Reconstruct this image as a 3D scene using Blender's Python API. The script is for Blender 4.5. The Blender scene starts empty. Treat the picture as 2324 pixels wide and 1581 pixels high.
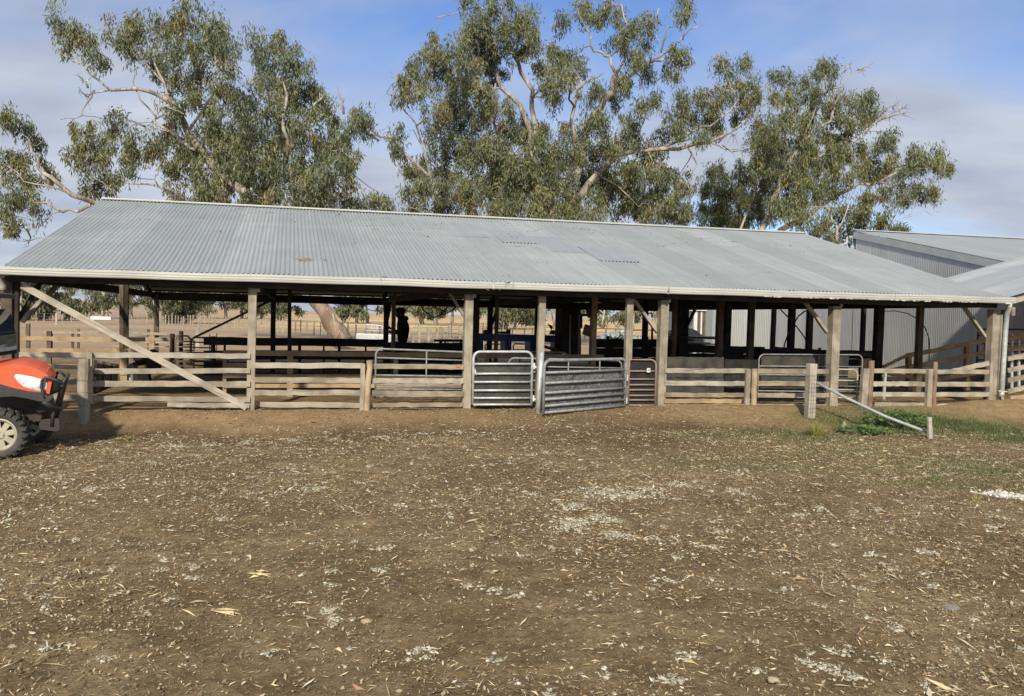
import bpy, bmesh, math, random
import numpy as np
from mathutils import Vector, Matrix
random.seed(7); rng=np.random.default_rng(7)
scene=bpy.context.scene
COL=scene.collection
# ------------------------------------------------------------------ camera model (solved from the shed's vanishing points)
FPX=2000.;CX,CY=1162.,790.5;H=1.58
pitch=math.atan(73.5/FPX);roll=math.atan(.021)
cp,sp=math.cos(pitch),math.sin(pitch);cr,sr=math.cos(roll),math.sin(roll)
Fw=np.array([0,cp,-sp]);R0=np.array([1.,0,0]);U0=np.array([0,sp,cp])
Rr=R0*cr+U0*sr;Uu=-R0*sr+U0*cr
CAM=np.array([0,0,H])
cam=bpy.data.cameras.new('camera');co=bpy.data.objects.new('camera',cam);COL.objects.link(co)
cam.sensor_fit='HORIZONTAL';cam.angle=2*math.atan(1162/FPX);cam.clip_start=.05;cam.clip_end=9000
co.matrix_world=Matrix(((Rr[0],Uu[0],-Fw[0],0),(Rr[1],Uu[1],-Fw[1],0),(Rr[2],Uu[2],-Fw[2],H),(0,0,0,1)))
scene.camera=co
scene.render.resolution_x=1024;scene.render.resolution_y=696
# ------------------------------------------------------------------ world
SUN_EL=math.radians(32);SUN_AZ=math.radians(6)     # azimuth of travel of the light measured from +Y towards +X
world=bpy.data.worlds.new('World');scene.world=world;world.use_nodes=True
nt=world.node_tree;N=nt.nodes;L=nt.links
for n in list(N): N.remove(n)
def nd(tree,t,**k):
    n=tree.nodes.new(t)
    for a,b in k.items():
        if a=='inp':
            for i,v in b.items(): n.inputs[i].default_value=v
        else: setattr(n,a,b)
    return n
def ramp(tree,src,stops):
    r=tree.nodes.new('ShaderNodeValToRGB');e=r.color_ramp.elements
    while len(e)<len(stops): e.new(.5)
    for i,(p,c) in enumerate(stops):
        e[i].position=p;e[i].color=(c,c,c,1) if not hasattr(c,'__len__') else (*c,1)
    tree.links.new(src,r.inputs[0]);return r.outputs[0]
sky=nd(nt,'ShaderNodeTexSky',sky_type='NISHITA',sun_disc=False,sun_elevation=SUN_EL,sun_rotation=math.pi+SUN_AZ,altitude=200,air_density=1.0,dust_density=.6,ozone_density=2.2)
tc=nd(nt,'ShaderNodeTexCoord')
sepv=nd(nt,'ShaderNodeSeparateXYZ');L.new(tc.outputs['Generated'],sepv.inputs[0])
dz=nd(nt,'ShaderNodeMath',operation='ADD',inp={1:.22});L.new(sepv.outputs[2],dz.inputs[0])
dm=nd(nt,'ShaderNodeMath',operation='MAXIMUM',inp={1:.05});L.new(dz.outputs[0],dm.inputs[0])
dvx=nd(nt,'ShaderNodeMath',operation='DIVIDE');L.new(sepv.outputs[0],dvx.inputs[0]);L.new(dm.outputs[0],dvx.inputs[1])
dvy=nd(nt,'ShaderNodeMath',operation='DIVIDE');L.new(sepv.outputs[1],dvy.inputs[0]);L.new(dm.outputs[0],dvy.inputs[1])
cv=nd(nt,'ShaderNodeCombineXYZ');L.new(dvx.outputs[0],cv.inputs[0]);L.new(dvy.outputs[0],cv.inputs[1])
mp=nd(nt,'ShaderNodeMapping',inp={1:(9.3,.4,0.),3:(.8,1.15,1)});L.new(cv.outputs[0],mp.inputs[0])
n1=nd(nt,'ShaderNodeTexNoise',inp={'Scale':1.05,'Detail':6.,'Roughness':.5,'Distortion':.35});L.new(mp.outputs[0],n1.inputs['Vector'])
cm=ramp(nt,n1.outputs[0],[(.33,0.0),(.55,.97)])
n2=nd(nt,'ShaderNodeTexNoise',inp={'Scale':2.3,'Detail':4.,'Roughness':.5});L.new(mp.outputs[0],n2.inputs['Vector'])
cc=ramp(nt,n2.outputs[0],[(.3,(3.7,4.2,5.3)),(.7,(5.9,6.3,7.1))])
skyc=nd(nt,'ShaderNodeMix',data_type='RGBA',blend_type='MULTIPLY');skyc.inputs[0].default_value=1.
L.new(sky.outputs[0],skyc.inputs[6]);skyc.inputs[7].default_value=(.92,1.02,1.30,1)
mx=nd(nt,'ShaderNodeMix',data_type='RGBA');L.new(cm,mx.inputs[0]);L.new(skyc.outputs[2],mx.inputs[6]);L.new(cc,mx.inputs[7])
bg=nd(nt,'ShaderNodeBackground',inp={1:.092});L.new(mx.outputs[2],bg.inputs[0])
wo=nd(nt,'ShaderNodeOutputWorld');L.new(bg.outputs[0],wo.inputs[0])
sl=bpy.data.lights.new('sun','SUN');sl.energy=4.4;sl.angle=math.radians(2.5);sl.color=(1,.915,.76)
so=bpy.data.objects.new('sun',sl);COL.objects.link(so)
so.rotation_euler=Vector((math.sin(SUN_AZ)*math.cos(SUN_EL),math.cos(SUN_AZ)*math.cos(SUN_EL),-math.sin(SUN_EL))).to_track_quat('-Z','Y').to_euler()
scene.view_settings.view_transform='Standard';scene.view_settings.look='None';scene.view_settings.exposure=0.25;scene.view_settings.gamma=1
# ------------------------------------------------------------------ photograph geometry -> world positions
def ray(x,y): return Fw+Rr*(x-CX)/FPX-Uu*(y-CY)/FPX
def ground(x,y,z=0):
    r=ray(x,y);return CAM+r*((z-H)/r[2])
def at_depth(x,y,d): return CAM+ray(x,y)*d
_vx=ray(9050,707+.021*(9050-695));u2=_vx[:2]/np.linalg.norm(_vx[:2]);v2=np.array([-u2[1],u2[0]])
P0=ground(571,930)[:2]
U3=np.array([u2[0],u2[1],0]);V3=np.array([v2[0],v2[1],0]);Z3=np.array([0,0,1.])
def W(a,b,z): q=P0+u2*a+v2*b;return np.array([q[0],q[1],z])       # shed frame: a along the eave, b into the shed
def S(x,y,b):                                                     # point of the vertical plane b=const seen at photo pixel x,y
    r=ray(x,y);t=(P0@v2+b-CAM[:2]@v2)/(r[:2]@v2);return CAM+r*t
def SA(x,y,a):
    r=ray(x,y);t=(P0@u2+a-CAM[:2]@u2)/(r[:2]@u2);return CAM+r*t
def ab(p): q=np.asarray(p)[:2]-P0;return q@u2,q@v2
SHANG=math.atan2(u2[1],u2[0])
# ------------------------------------------------------------------ mesh helper
class MB:
    def __init__(s): s.V=[];s.F=[];s.U=[]
    def add(s,vs,fs,uv=None):
        o=len(s.V);s.V+= [tuple(map(float,v)) for v in vs]
        for i,f in enumerate(fs):
            s.F.append(tuple(o+j for j in f));s.U.append(uv[i] if uv else None)
    def beam(s,p1,p2,w,h,up=Z3,seg=1,jit=0.,taper=1.):
        p1=np.array(p1,float);p2=np.array(p2,float);d=p2-p1;Ln=np.linalg.norm(d);d/=Ln
        up=np.array(up,float)
        if abs(d@up)>.98: up=V3 if abs(d@V3)<.9 else U3
        sd=np.cross(d,up);sd/=np.linalg.norm(sd);u_=np.cross(sd,d)
        o=len(s.V);ru,rv=random.random()*9,random.random()*9
        for k in range(seg+1):
            c=p1+d*Ln*k/seg;f=1+(taper-1)*k/seg
            j=(random.gauss(0,jit),random.gauss(0,jit)) if jit and 0<k<seg else (0,0)
            jw=1+(random.gauss(0,jit*3) if jit else 0)
            for a,b in ((-1,-1),(1,-1),(1,1),(-1,1)):
                s.V.append(tuple(c+sd*(a*w/2*f*jw+j[0])+u_*(b*h/2*f*jw+j[1])))
        per=[0,w,w+h,2*w+h,2*w+2*h]
        for k in range(seg):
            for q in range(4):
                a=o+4*k+q;b=o+4*k+(q+1)%4
                s.F.append((a,b,b+4,a+4));x0,x1=ru+Ln*k/seg,ru+Ln*(k+1)/seg
                s.U.append([(x0,rv+per[q]),(x0,rv+per[q+1]),(x1,rv+per[q+1]),(x1,rv+per[q])])
        s.F.append((o+3,o+2,o+1,o));s.U.append([(ru,rv)]*4)
        e=o+4*seg;s.F.append((e,e+1,e+2,e+3));s.U.append([(ru,rv)]*4)
    def box(s,c,sx,sy,sz,X=U3,Y=V3):
        c=np.array(c,float);s.beam(c-np.array(X)*sx/2,c+np.array(X)*sx/2,sy,sz)
    def tube(s,pts,r,n=8,cap=True):
        P=[np.array(p,float) for p in pts];m=len(P)
        rs=[r]*m if not hasattr(r,'__len__') else list(r)
        o=len(s.V);nx=None;ln=0;LN=[]
        for i in range(m):
            d=P[min(i+1,m-1)]-P[max(i-1,0)];d/=max(np.linalg.norm(d),1e-9)
            if nx is None: nx=np.cross(d,Z3 if abs(d[2])<.9 else np.array([1.,0,0]))
            nx=nx-d*(nx@d);nx/=np.linalg.norm(nx);ny=np.cross(d,nx)
            if i: ln+=np.linalg.norm(P[i]-P[i-1])
            LN.append(ln)
            for k in range(n):
                t=2*math.pi*k/n;s.V.append(tuple(P[i]+nx*math.cos(t)*rs[i]+ny*math.sin(t)*rs[i]))
        for i in range(m-1):
            for k in range(n):
                a=o+i*n+k;b=o+i*n+(k+1)%n
                s.F.append((a,b,b+n,a+n));q=2*math.pi*rs[i]/n
                s.U.append([(LN[i],k*q),(LN[i],(k+1)*q),(LN[i+1],(k+1)*q),(LN[i+1],k*q)])
        if cap:
            s.F.append(tuple(o+k for k in range(n))[::-1]);s.U.append(None)
            s.F.append(tuple(o+(m-1)*n+k for k in range(n)));s.U.append(None)
    def poly(s,pts,off):                       # outline extruded by vector off
        n=len(pts);off=np.array(off,float);a=[np.array(p,float) for p in pts];b=[p+off for p in a]
        s.add(a+b,[tuple(range(n)),tuple(range(2*n-1,n-1,-1))]+[(i,i+n,(i+1)%n+n,(i+1)%n) for i in range(n)])
    def lump(s,c,rx,ry,rz,rough=.15,sub=1):
        bm=bmesh.new();bmesh.ops.create_icosphere(bm,subdivisions=sub,radius=1)
        vs=[];bm.verts.ensure_lookup_table()
        for v in bm.verts:
            k=1+random.uniform(-rough,rough);vs.append((c[0]+v.co.x*rx*k,c[1]+v.co.y*ry*k,c[2]+v.co.z*rz*k))
        s.add(vs,[[v.index for v in f.verts] for f in bm.faces]);bm.free()
    def build(s,name,mat,parent=None,smooth=False,bevel=0.,autos=False):
        me=bpy.data.meshes.new(name)
        off=np.zeros(3)
        if parent is not None: off=np.array(WLOC[parent.name])
        vs=[(x-off[0],y-off[1],z-off[2]) for x,y,z in s.V]
        me.from_pydata(vs,[],s.F)
        if any(q for q in s.U):
            uv=me.uv_layers.new(name='UVMap');i=0;buf=[]
            for f,q in zip(s.F,s.U):
                buf+= [c for p in q for c in p] if q else [0.]*(2*len(f))
            uv.data.foreach_set('uv',buf)
        me.materials.append(mat)
        if smooth: me.polygons.foreach_set('use_smooth',[True]*len(me.polygons))
        me.update();o=bpy.data.objects.new(name,me);COL.objects.link(o)
        if parent is not None: o.parent=parent
        WLOC[o.name]=tuple(off)
        if bevel: m=o.modifiers.new('bevel','BEVEL');m.width=bevel;m.segments=2;m.limit_method='ANGLE'
        return o
WLOC={}
def thing(name,label,cat,loc=(0,0,0),group=None):
    o=bpy.data.objects.new(name,None);COL.objects.link(o);o.location=tuple(map(float,loc));o.empty_display_size=.2
    o['label']=label;o['category']=cat
    if group: o['group']=group
    WLOC[o.name]=tuple(map(float,loc));return o
def tag(o,label,cat,group=None):
    o['label']=label;o['category']=cat
    if group: o['group']=group
    return o
def kind(o,k): o['kind']=k;return o
def npmesh(name,co_,faces,mat,smooth=False,colors=None,normals=None):
    """fast mesh from arrays; faces (n,k)"""
    me=bpy.data.meshes.new(name);co_=np.ascontiguousarray(co_,np.float32);faces=np.ascontiguousarray(faces,np.int32)
    n,k=faces.shape
    me.vertices.add(len(co_));me.vertices.foreach_set('co',co_.ravel())
    me.loops.add(n*k);me.loops.foreach_set('vertex_index',faces.ravel())
    me.polygons.add(n);me.polygons.foreach_set('loop_start',np.arange(0,n*k,k,dtype=np.int32));me.polygons.foreach_set('loop_total',np.full(n,k,np.int32))
    if smooth: me.polygons.foreach_set('use_smooth',np.ones(n,bool))
    if colors is not None:
        ca=me.color_attributes.new(name='col',type='FLOAT_COLOR',domain='POINT');c=np.ones((len(co_),4),np.float32);c[:,:colors.shape[1]]=colors
        ca.data.foreach_set('color',c.ravel())
    me.materials.append(mat);me.update(calc_edges=True)
    return me
def link(me,name,parent=None):
    o=bpy.data.objects.new(name,me);COL.objects.link(o)
    if parent is not None: o.parent=parent
    WLOC[o.name]=(0,0,0);return o
# ------------------------------------------------------------------ materials
def new_mat(name):
    m=bpy.data.materials.new(name);m.use_nodes=True;t=m.node_tree
    p=t.nodes['Principled BSDF'];return m,t,p
def mixc(t,f,a,b,mode='MIX'):
    m=t.nodes.new('ShaderNodeMix');m.data_type='RGBA';m.blend_type=mode
    for i,x in ((0,f),(6,a),(7,b)):
        if isinstance(x,(int,float)): m.inputs[i].default_value=x
        elif isinstance(x,tuple): m.inputs[i].default_value=(*x,1)
        else: t.links.new(x,m.inputs[i])
    return m.outputs[2]
def noise(t,vec,scale,detail=4,rough=.5,dist=0.):
    n=t.nodes.new('ShaderNodeTexNoise');n.inputs['Scale'].default_value=scale;n.inputs['Detail'].default_value=detail;n.inputs['Roughness'].default_value=rough;n.inputs['Distortion'].default_value=dist
    if vec is not None: t.links.new(vec,n.inputs['Vector'])
    return n.outputs[0]
def bump(t,p,h,strength,dist=.01):
    b=t.nodes.new('ShaderNodeBump');b.inputs['Strength'].default_value=strength;b.inputs['Distance'].default_value=dist
    t.links.new(h,b.inputs['Height']);t.links.new(b.outputs[0],p.inputs['Normal'])
def tcoord(t,k='Object'): return t.nodes.new('ShaderNodeTexCoord').outputs[k]
def mapped(t,v,scale):
    m=t.nodes.new('ShaderNodeMapping');m.inputs[3].default_value=scale;t.links.new(v,m.inputs[0]);return m.outputs[0]
def wpos(t): return t.nodes.new('ShaderNodeNewGeometry').outputs['Position']
def simple(name,c1,c2=None,rough=.6,metal=0.,scale=6.,bmp=.2,bscale=40.,sp=None):
    m,t,p=new_mat(name);c2=c2 or tuple(x*.7 for x in c1);v=wpos(t)
    f=ramp(t,noise(t,v,scale,6,.6),[(.35,0.),(.65,1.)])
    t.links.new(mixc(t,f,c1,c2),p.inputs['Base Color']);p.inputs['Roughness'].default_value=rough;p.inputs['Metallic'].default_value=metal
    if sp is not None: p.inputs['Specular IOR Level'].default_value=sp
    if bmp: bump(t,p,noise(t,v,bscale,5,.6),bmp,.006)
    return m
def wood(name,c1,c2,c3,rough=.85,knots=True,bmp=.5):
    m,t,p=new_mat(name);uv=tcoord(t,'UV')
    g=noise(t,mapped(t,uv,(3.,45.,1)),1.,6,.65,.4)
    g2=noise(t,mapped(t,uv,(1.3,6.,1)),1.,5,.6,.6)
    w=noise(t,wpos(t),3.1,4,.55)
    col=mixc(t,ramp(t,g,[(.3,0.),(.7,1.)]),c2,c1)
    col=mixc(t,ramp(t,g2,[(.42,0.),(.75,.75)]),col,c3)
    col=mixc(t,ramp(t,w,[(.42,0.),(.62,.7)]),col,tuple(x*.62 for x in c2))
    crack=ramp(t,noise(t,mapped(t,uv,(1.1,48.,1)),1.,3,.5,.2),[(.30,1.),(.36,0.)])
    col=mixc(t,crack,col,tuple(x*.35 for x in c2))
    t.links.new(col,p.inputs['Base Color']);p.inputs['Roughness'].default_value=rough;p.inputs['Specular IOR Level'].default_value=.2
    bump(t,p,g,bmp,.006);return m
def matc(name,rough=.8,trans=0.,metal=0.):             # colour from attribute 'col'
    m,t,p=new_mat(name);a=t.nodes.new('ShaderNodeAttribute');a.attribute_name='col'
    t.links.new(a.outputs['Color'],p.inputs['Base Color']);p.inputs['Roughness'].default_value=rough;p.inputs['Specular IOR Level'].default_value=.25
    if trans:
        tr=t.nodes.new('ShaderNodeBsdfTranslucent');t.links.new(a.outputs['Color'],tr.inputs[0])
        ms=t.nodes.new('ShaderNodeMixShader');ms.inputs[0].default_value=trans
        t.links.new(p.outputs[0],ms.inputs[1]);t.links.new(tr.outputs[0],ms.inputs[2]);t.links.new(ms.outputs[0],t.nodes['Material Output'].inputs[0])
    return m
M={}
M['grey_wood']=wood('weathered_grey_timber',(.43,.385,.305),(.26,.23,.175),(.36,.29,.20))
M['pale_wood']=wood('sunbleached_timber',(.50,.46,.385),(.33,.30,.245),(.44,.38,.29))
M['tan_wood']=wood('newer_tan_timber',(.47,.34,.20),(.33,.23,.13),(.40,.30,.19))
M['orange_wood']=wood('fresh_split_timber',(.54,.43,.29),(.36,.26,.16),(.50,.42,.31))
M['red_wood']=wood('reddish_old_timber',(.30,.20,.145),(.19,.115,.08),(.38,.31,.24))
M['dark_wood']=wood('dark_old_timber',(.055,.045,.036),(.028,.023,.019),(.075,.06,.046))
M['brown_wood']=wood('brown_hardwood',(.15,.115,.082),(.08,.062,.045),(.20,.155,.11))
M['black_steel']=simple('dark_steel',(.035,.03,.028),(.06,.04,.03),.55,.3,8,.2)
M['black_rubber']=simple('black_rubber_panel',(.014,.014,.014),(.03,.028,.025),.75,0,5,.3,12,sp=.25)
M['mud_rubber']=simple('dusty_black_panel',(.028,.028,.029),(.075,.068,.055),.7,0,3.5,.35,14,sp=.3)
M['navy']=simple('navy_paint',(.015,.05,.22),(.010,.03,.13),.45,0,6,.1)
M['galv']=simple('galvanised_pipe',(.56,.58,.56),(.38,.40,.39),.45,.25,14,.15)
M['galv_dull']=simple('dull_galvanised_pipe',(.31,.32,.315),(.19,.195,.195),.6,.15,12,.25)
M['rust_pipe']=simple('rusty_pipe',(.30,.20,.155),(.22,.185,.165),.75,.15,12,.3)
M['cream_pipe']=simple('cream_painted_pipe',(.50,.47,.35),(.36,.33,.24),.6,.1,12,.2)
M['blue_pipe']=simple('blue_grey_plastic_pipe',(.36,.385,.40),(.27,.29,.30),.55,0,9,.1)
M['black_poly']=simple('black_poly_pipe',(.012,.012,.013),None,.5,0)
M['white']=simple('white_plastic',(.72,.72,.70),(.6,.6,.58),.5,0,5,.05)
M['red']=simple('red_plastic',(.55,.05,.03),None,.5)
M['wire']=simple('rusty_wire',(.16,.10,.07),(.22,.18,.15),.7,.4)
M['cord']=simple('galvanised_wire',(.40,.39,.37),None,.5,.5)
M['stone']=simple('pale_stone',(.42,.33,.2),(.3,.24,.16),.9)
M['cloth']=simple('black_hoodie_cloth',(.010,.010,.012),(.016,.016,.018),.95,0,30,.3,80,sp=.1)
M['skin']=simple('skin',(.30,.17,.12),(.26,.14,.10),.6)
M['concrete']=simple('grey_concrete',(.20,.185,.16),(.13,.12,.105),.9)
M['cardboard']=simple('plywood_board',(.20,.16,.11),(.15,.12,.085),.8)
# rubber with scuffed pale marks for the open gate
m,t,p=new_mat('scuffed_grey_rubber');v=wpos(t)
c=mixc(t,ramp(t,noise(t,v,5.,8,.68,.6),[(.38,0.),(.68,1.)]),(.05,.052,.055),(.16,.155,.145))
c=mixc(t,ramp(t,noise(t,v,22.,4,.6,1.5),[(.60,0.),(.64,1.)]),c,(.36,.35,.32))
t.links.new(c,p.inputs['Base Color']);p.inputs['Roughness'].default_value=.7;bump(t,p,noise(t,v,9.,4,.5),.6,.02);M['scuffed']=m
# corrugated galvanised iron (object-space UV: u along sheet, v across)
def iron(name,base,dark,light,rust=.0,metal=.35,rough=.45,patches=True):
    m,t,p=new_mat(name);v=wpos(t);uv=tcoord(t,'UV')
    big=noise(t,v,.55,4,.55,.3)
    sh=t.nodes.new('ShaderNodeTexWhiteNoise');sh.noise_dimensions='1D'
    sx=t.nodes.new('ShaderNodeSeparateXYZ');t.links.new(uv,sx.inputs[0])
    dv=t.nodes.new('ShaderNodeMath');dv.operation='DIVIDE';dv.inputs[1].default_value=.762;t.links.new(sx.outputs[1],dv.inputs[0])
    fl=t.nodes.new('ShaderNodeMath');fl.operation='FLOOR';t.links.new(dv.outputs[0],fl.inputs[0]);t.links.new(fl.outputs[0],sh.inputs['W'])
    c=mixc(t,ramp(t,big,[(.35,0.),(.65,1.)]),base,light)
    c=mixc(t,ramp(t,noise(t,mapped(t,uv,(.6,9.,1)),1.,5,.6),[(.4,0.),(.75,.55)]),c,dark)
    c=mixc(t,ramp(t,sh.outputs[0],[(0.,0.),(1.,.5)]),c,dark)
    spk=ramp(t,noise(t,v,32.,3,.6),[(.68,0.),(.74,.7)]);c=mixc(t,spk,c,tuple(x*.75 for x in dark))
    if rust: c=mixc(t,ramp(t,noise(t,v,1.7,6,.65,.5),[(.62,0.),(.78,rust)]),c,(.25,.16,.10))
    t.links.new(c,p.inputs['Base Color']);p.inputs['Roughness'].default_value=rough;p.inputs['Metallic'].default_value=metal
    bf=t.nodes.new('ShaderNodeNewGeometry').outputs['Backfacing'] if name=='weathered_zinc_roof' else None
    if bf: t.links.new(mixc(t,bf,(.035,.03,.026),c),p.inputs['Base Color'])  # near-black underside: the shed's inside shade is put into the roof colour
    bump(t,p,noise(t,v,14.,4,.6),.12,.01);return m
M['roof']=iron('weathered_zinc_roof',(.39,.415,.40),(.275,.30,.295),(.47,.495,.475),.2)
M['patch']=iron('newer_patch_iron',(.365,.39,.41),(.27,.29,.31),(.43,.455,.47),.2)
M['wall_iron']=iron('shiny_corrugated_wall',(.54,.55,.54),(.38,.395,.40),(.63,.64,.62),.05,.6,.35)
M['wool_roof']=iron('grey_woolshed_roof',(.36,.39,.39),(.32,.35,.355),(.40,.43,.43),0,.3,.5)
M['fascia']=simple('grey_barge_board',(.40,.43,.44),(.34,.37,.385),.6,.1,2.)
m,t,p=new_mat('cream_grey_gutter');v=wpos(t)
c=mixc(t,ramp(t,noise(t,v,1.2,5,.6),[(.35,0.),(.7,1.)]),(.50,.50,.455),(.40,.40,.365))
c=mixc(t,ramp(t,noise(t,v,26.,3,.6),[(.64,0.),(.72,.6)]),c,(.30,.27,.22))
c=mixc(t,ramp(t,noise(t,v,2.6,6,.7,.6),[(.66,0.),(.74,.8)]),c,(.33,.19,.10))
t.links.new(c,p.inputs['Base Color']);p.inputs['Roughness'].default_value=.5;p.inputs['Metallic'].default_value=.15;M['gutter']=m
m,t,p=new_mat('rusted_gutter_edge');v=wpos(t)
c=mixc(t,ramp(t,noise(t,v,7.,6,.7,.5),[(.42,0.),(.55,1.)]),(.55,.53,.42),(.10,.045,.03))
t.links.new(c,p.inputs['Base Color']);p.inputs['Roughness'].default_value=.8;M['gutter_rust']=m
M['leaf']=matc('gum_leaves',.5,.18)
M['litter']=matc('ground_litter',.9)
M['grass']=matc('grass_blades',.8,.25)
M['wool']=matc('wool_scraps',1.)
# gum bark: streaks of pale and brown
def barkm(name,a,b,c_):
    m,t,p=new_mat(name);v=wpos(t)
    c=mixc(t,ramp(t,noise(t,mapped(t,v,(2.2,2.2,.6)),1.,6,.6,.7),[(.40,0.),(.58,1.)]),a,b)
    c=mixc(t,ramp(t,noise(t,mapped(t,v,(5,5,1.4)),1.,4,.6,.5),[(.56,0.),(.66,.8)]),c,c_)
    t.links.new(c,p.inputs['Base Color']);p.inputs['Roughness'].default_value=.85;bump(t,p,noise(t,mapped(t,v,(9,9,2)),1.,5,.6),.5,.03);return m
M['bark']=barkm('red_gum_bark',(.40,.365,.32),(.19,.16,.135),(.50,.47,.42))
M['bark_trunk']=barkm('brown_gum_trunk_bark',(.30,.22,.16),(.17,.115,.08),(.50,.44,.36))
M['bark_pale']=barkm('white_gum_bark',(.46,.43,.37),(.30,.27,.22),(.55,.52,.46))
# ------------------------------------------------------------------ ground
GREEN=[(1660,982,1.1,.45,.55),(1760,975,1.1,.30,.8),(1850,985,1.2,.5,.6),(1800,1020,2.0,.7,.38),(1700,1045,1.5,.6,.30),(1900,955,.9,.5,.6),(2000,962,1.3,.7,1.),(2120,955,1.5,.75,1.1),(2230,968,1.1,.6,1.),(2310,985,.9,.4,.9),
 (2200,1050,1.8,.8,.5),(2300,1060,1.5,.7,.5),(2080,1030,1.2,.4,.4),(330,992,1.0,.12,.5),(530,990,.8,.08,.4),(2160,1085,1.,.3,.45),(1960,1010,1.4,.4,.4)]
GREENW=[(ground(x,y,-.15),rx,ry,s) for x,y,rx,ry,s in GREEN]
def sm(x,a,b): t=np.clip((x-a)/(b-a),0,1);return t*t*(3-2*t)
def vnoise(x,y,s,seed=0):
    """cheap smooth value noise"""
    r=np.random.default_rng(seed);g=r.random((64,64));X=np.asarray(x)*s;Y=np.asarray(y)*s
    i=np.floor(X).astype(int);j=np.floor(Y).astype(int);fx=X-i;fy=Y-j;fx=fx*fx*(3-2*fx);fy=fy*fy*(3-2*fy)
    G=lambda a,b:g[a%64,b%64]
    return (G(i,j)*(1-fx)+G(i+1,j)*fx)*(1-fy)+(G(i,j+1)*(1-fx)+G(i+1,j+1)*fx)*fy
def masks(X,Y):
    a=(X-P0[0])*u2[0]+(Y-P0[1])*u2[1];b=(X-P0[0])*v2[0]+(Y-P0[1])*v2[1]
    gate=np.exp(-((a-5.2)/1.6)**2)
    wid=.42+.22*np.sin(a*1.3+1)+.5*gate+.7*vnoise(X,Y,1.7,3)+.25*vnoise(X,Y,5.,13)+.5*np.exp(-((a-8.8)/1.5)**2)
    return a,b,gate,wid
def gheight(X,Y):
    X=np.asarray(X,float);Y=np.asarray(Y,float);a,b,gate,wid=masks(X,Y)
    left=sm(-a,1.,3.)
    z=-.24*(1-sm(b,-wid-.4-1.2*gate,-.05+.0*b))
    z=np.where(b>.3,0*z,z)-left*.12*(1-sm(b,-.8,.6))
    z=z+.16*np.exp(-((a-14.3)/1.3)**2-((b+.1)/.7)**2)+.06*np.exp(-((a-8.5)/1.8)**2-((b+.25)/.4)**2)
    near=1-sm(np.hypot(X,Y-8),14,30)
    z=z+near*((vnoise(X,Y,.5,1)-.5)*.06+(vnoise(X,Y,2.3,2)-.5)*.028+(vnoise(X,Y,9.,4)-.5)*.016+(vnoise(X,Y,26.,5)-.5)*.010)
    r=np.hypot(X,Y);th=np.arctan2(X,Y)
    hill=sm(r,160,520)*(5.0*np.exp(-((th+.46)/.13)**2)+1.8*np.exp(-((th+.30)/.10)**2)+0.*r)
    return z+hill+sm(r,200,900)*(vnoise(X,Y,.004,9)-.55)*3
def axis(n,c,k,span):
    t=np.linspace(-1,1,n);return c+span*np.sinh(k*t)/np.sinh(k)
gx=axis(760,1.,7.6,3500);gy=np.concatenate([axis(760,9.,7.6,3500)])
GX,GY=np.meshgrid(gx,gy)
GZ=gheight(GX,GY)
nX,nY=len(gx),len(gy)
idx=np.arange(nX*nY).reshape(nY,nX)
gf=np.stack([idx[:-1,:-1],idx[:-1,1:],idx[1:,1:],idx[1:,:-1]],-1).reshape(-1,4)
a,b,gate,wid=masks(GX,GY)
tan=sm(b,-wid-.25,-wid+.35)*(1-sm(b,.2,.9))*(1-.75*gate)
green=np.zeros_like(GX)
for g,rx,ry,s in GREENW: green=np.maximum(green,s*np.exp(-((GX-g[0])/rx)**2-((GY-g[1])/ry)**2))
rad=np.hypot(GX,GY)
green=green*(.35+1.0*vnoise(GX,GY,3.,8))
field=sm(rad,24,40)
gold=sm(rad,75,95)*(1-sm(rad,230,330)*.55)*sm(np.arctan2(GX,GY),-.42,-.12)
strip_=np.exp(-((b+wid+.75)/.55)**2)*(.6+.8*vnoise(GX,GY,1.2,41))+gate*np.exp(-((b+1.4)/1.2)**2)*.8
gcol=np.stack([tan,green,gold,np.clip(strip_,0,1)],-1).reshape(-1,4)
m,t,p=new_mat('dirt_and_paddock');v=wpos(t)
at=t.nodes.new('ShaderNodeAttribute');at.attribute_name='col'
sp_=t.nodes.new('ShaderNodeSeparateColor');t.links.new(at.outputs['Color'],sp_.inputs[0])
sxy=t.nodes.new('ShaderNodeSeparateXYZ');t.links.new(v,sxy.inputs[0])
dirt=mixc(t,ramp(t,noise(t,v,.55,6,.6,.3),[(.36,0.),(.64,1.)]),(.215,.147,.074),(.40,.29,.15))
dirt=mixc(t,ramp(t,noise(t,v,3.2,7,.66,.4),[(.40,0.),(.62,.75)]),dirt,(.135,.090,.045))
dirt=mixc(t,ramp(t,noise(t,v,17.,6,.7),[(.44,0.),(.62,.6)]),dirt,(.095,.066,.038))
dirt=mixc(t,ramp(t,noise(t,v,38.,5,.7),[(.56,0.),(.68,.7)]),dirt,(.42,.335,.205))
dirt=mixc(t,ramp(t,noise(t,mapped(t,v,(60,150,60)),1.,3,.6),[(.66,0.),(.72,.75)]),dirt,(.56,.46,.30))
tanc=mixc(t,ramp(t,noise(t,v,6.,6,.65),[(.35,0.),(.7,1.)]),(.36,.25,.135),(.235,.155,.082))
dirt=mixc(t,at.outputs['Alpha'],dirt,mixc(t,.55,dirt,(.085,.048,.028)));col=mixc(t,sp_.outputs[0],dirt,tanc)
grn=mixc(t,ramp(t,noise(t,v,9.,5,.6),[(.35,0.),(.7,1.)]),(.15,.15,.06),(.27,.23,.115))
col=mixc(t,ramp(t,sp_.outputs[1],[(.05,0.),(.55,.9)]),col,grn)
pad=mixc(t,ramp(t,noise(t,mapped(t,v,(.02,.11,1)),1.,6,.6),[(.35,0.),(.65,1.)]),(.47,.345,.225),(.36,.265,.175))
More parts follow.
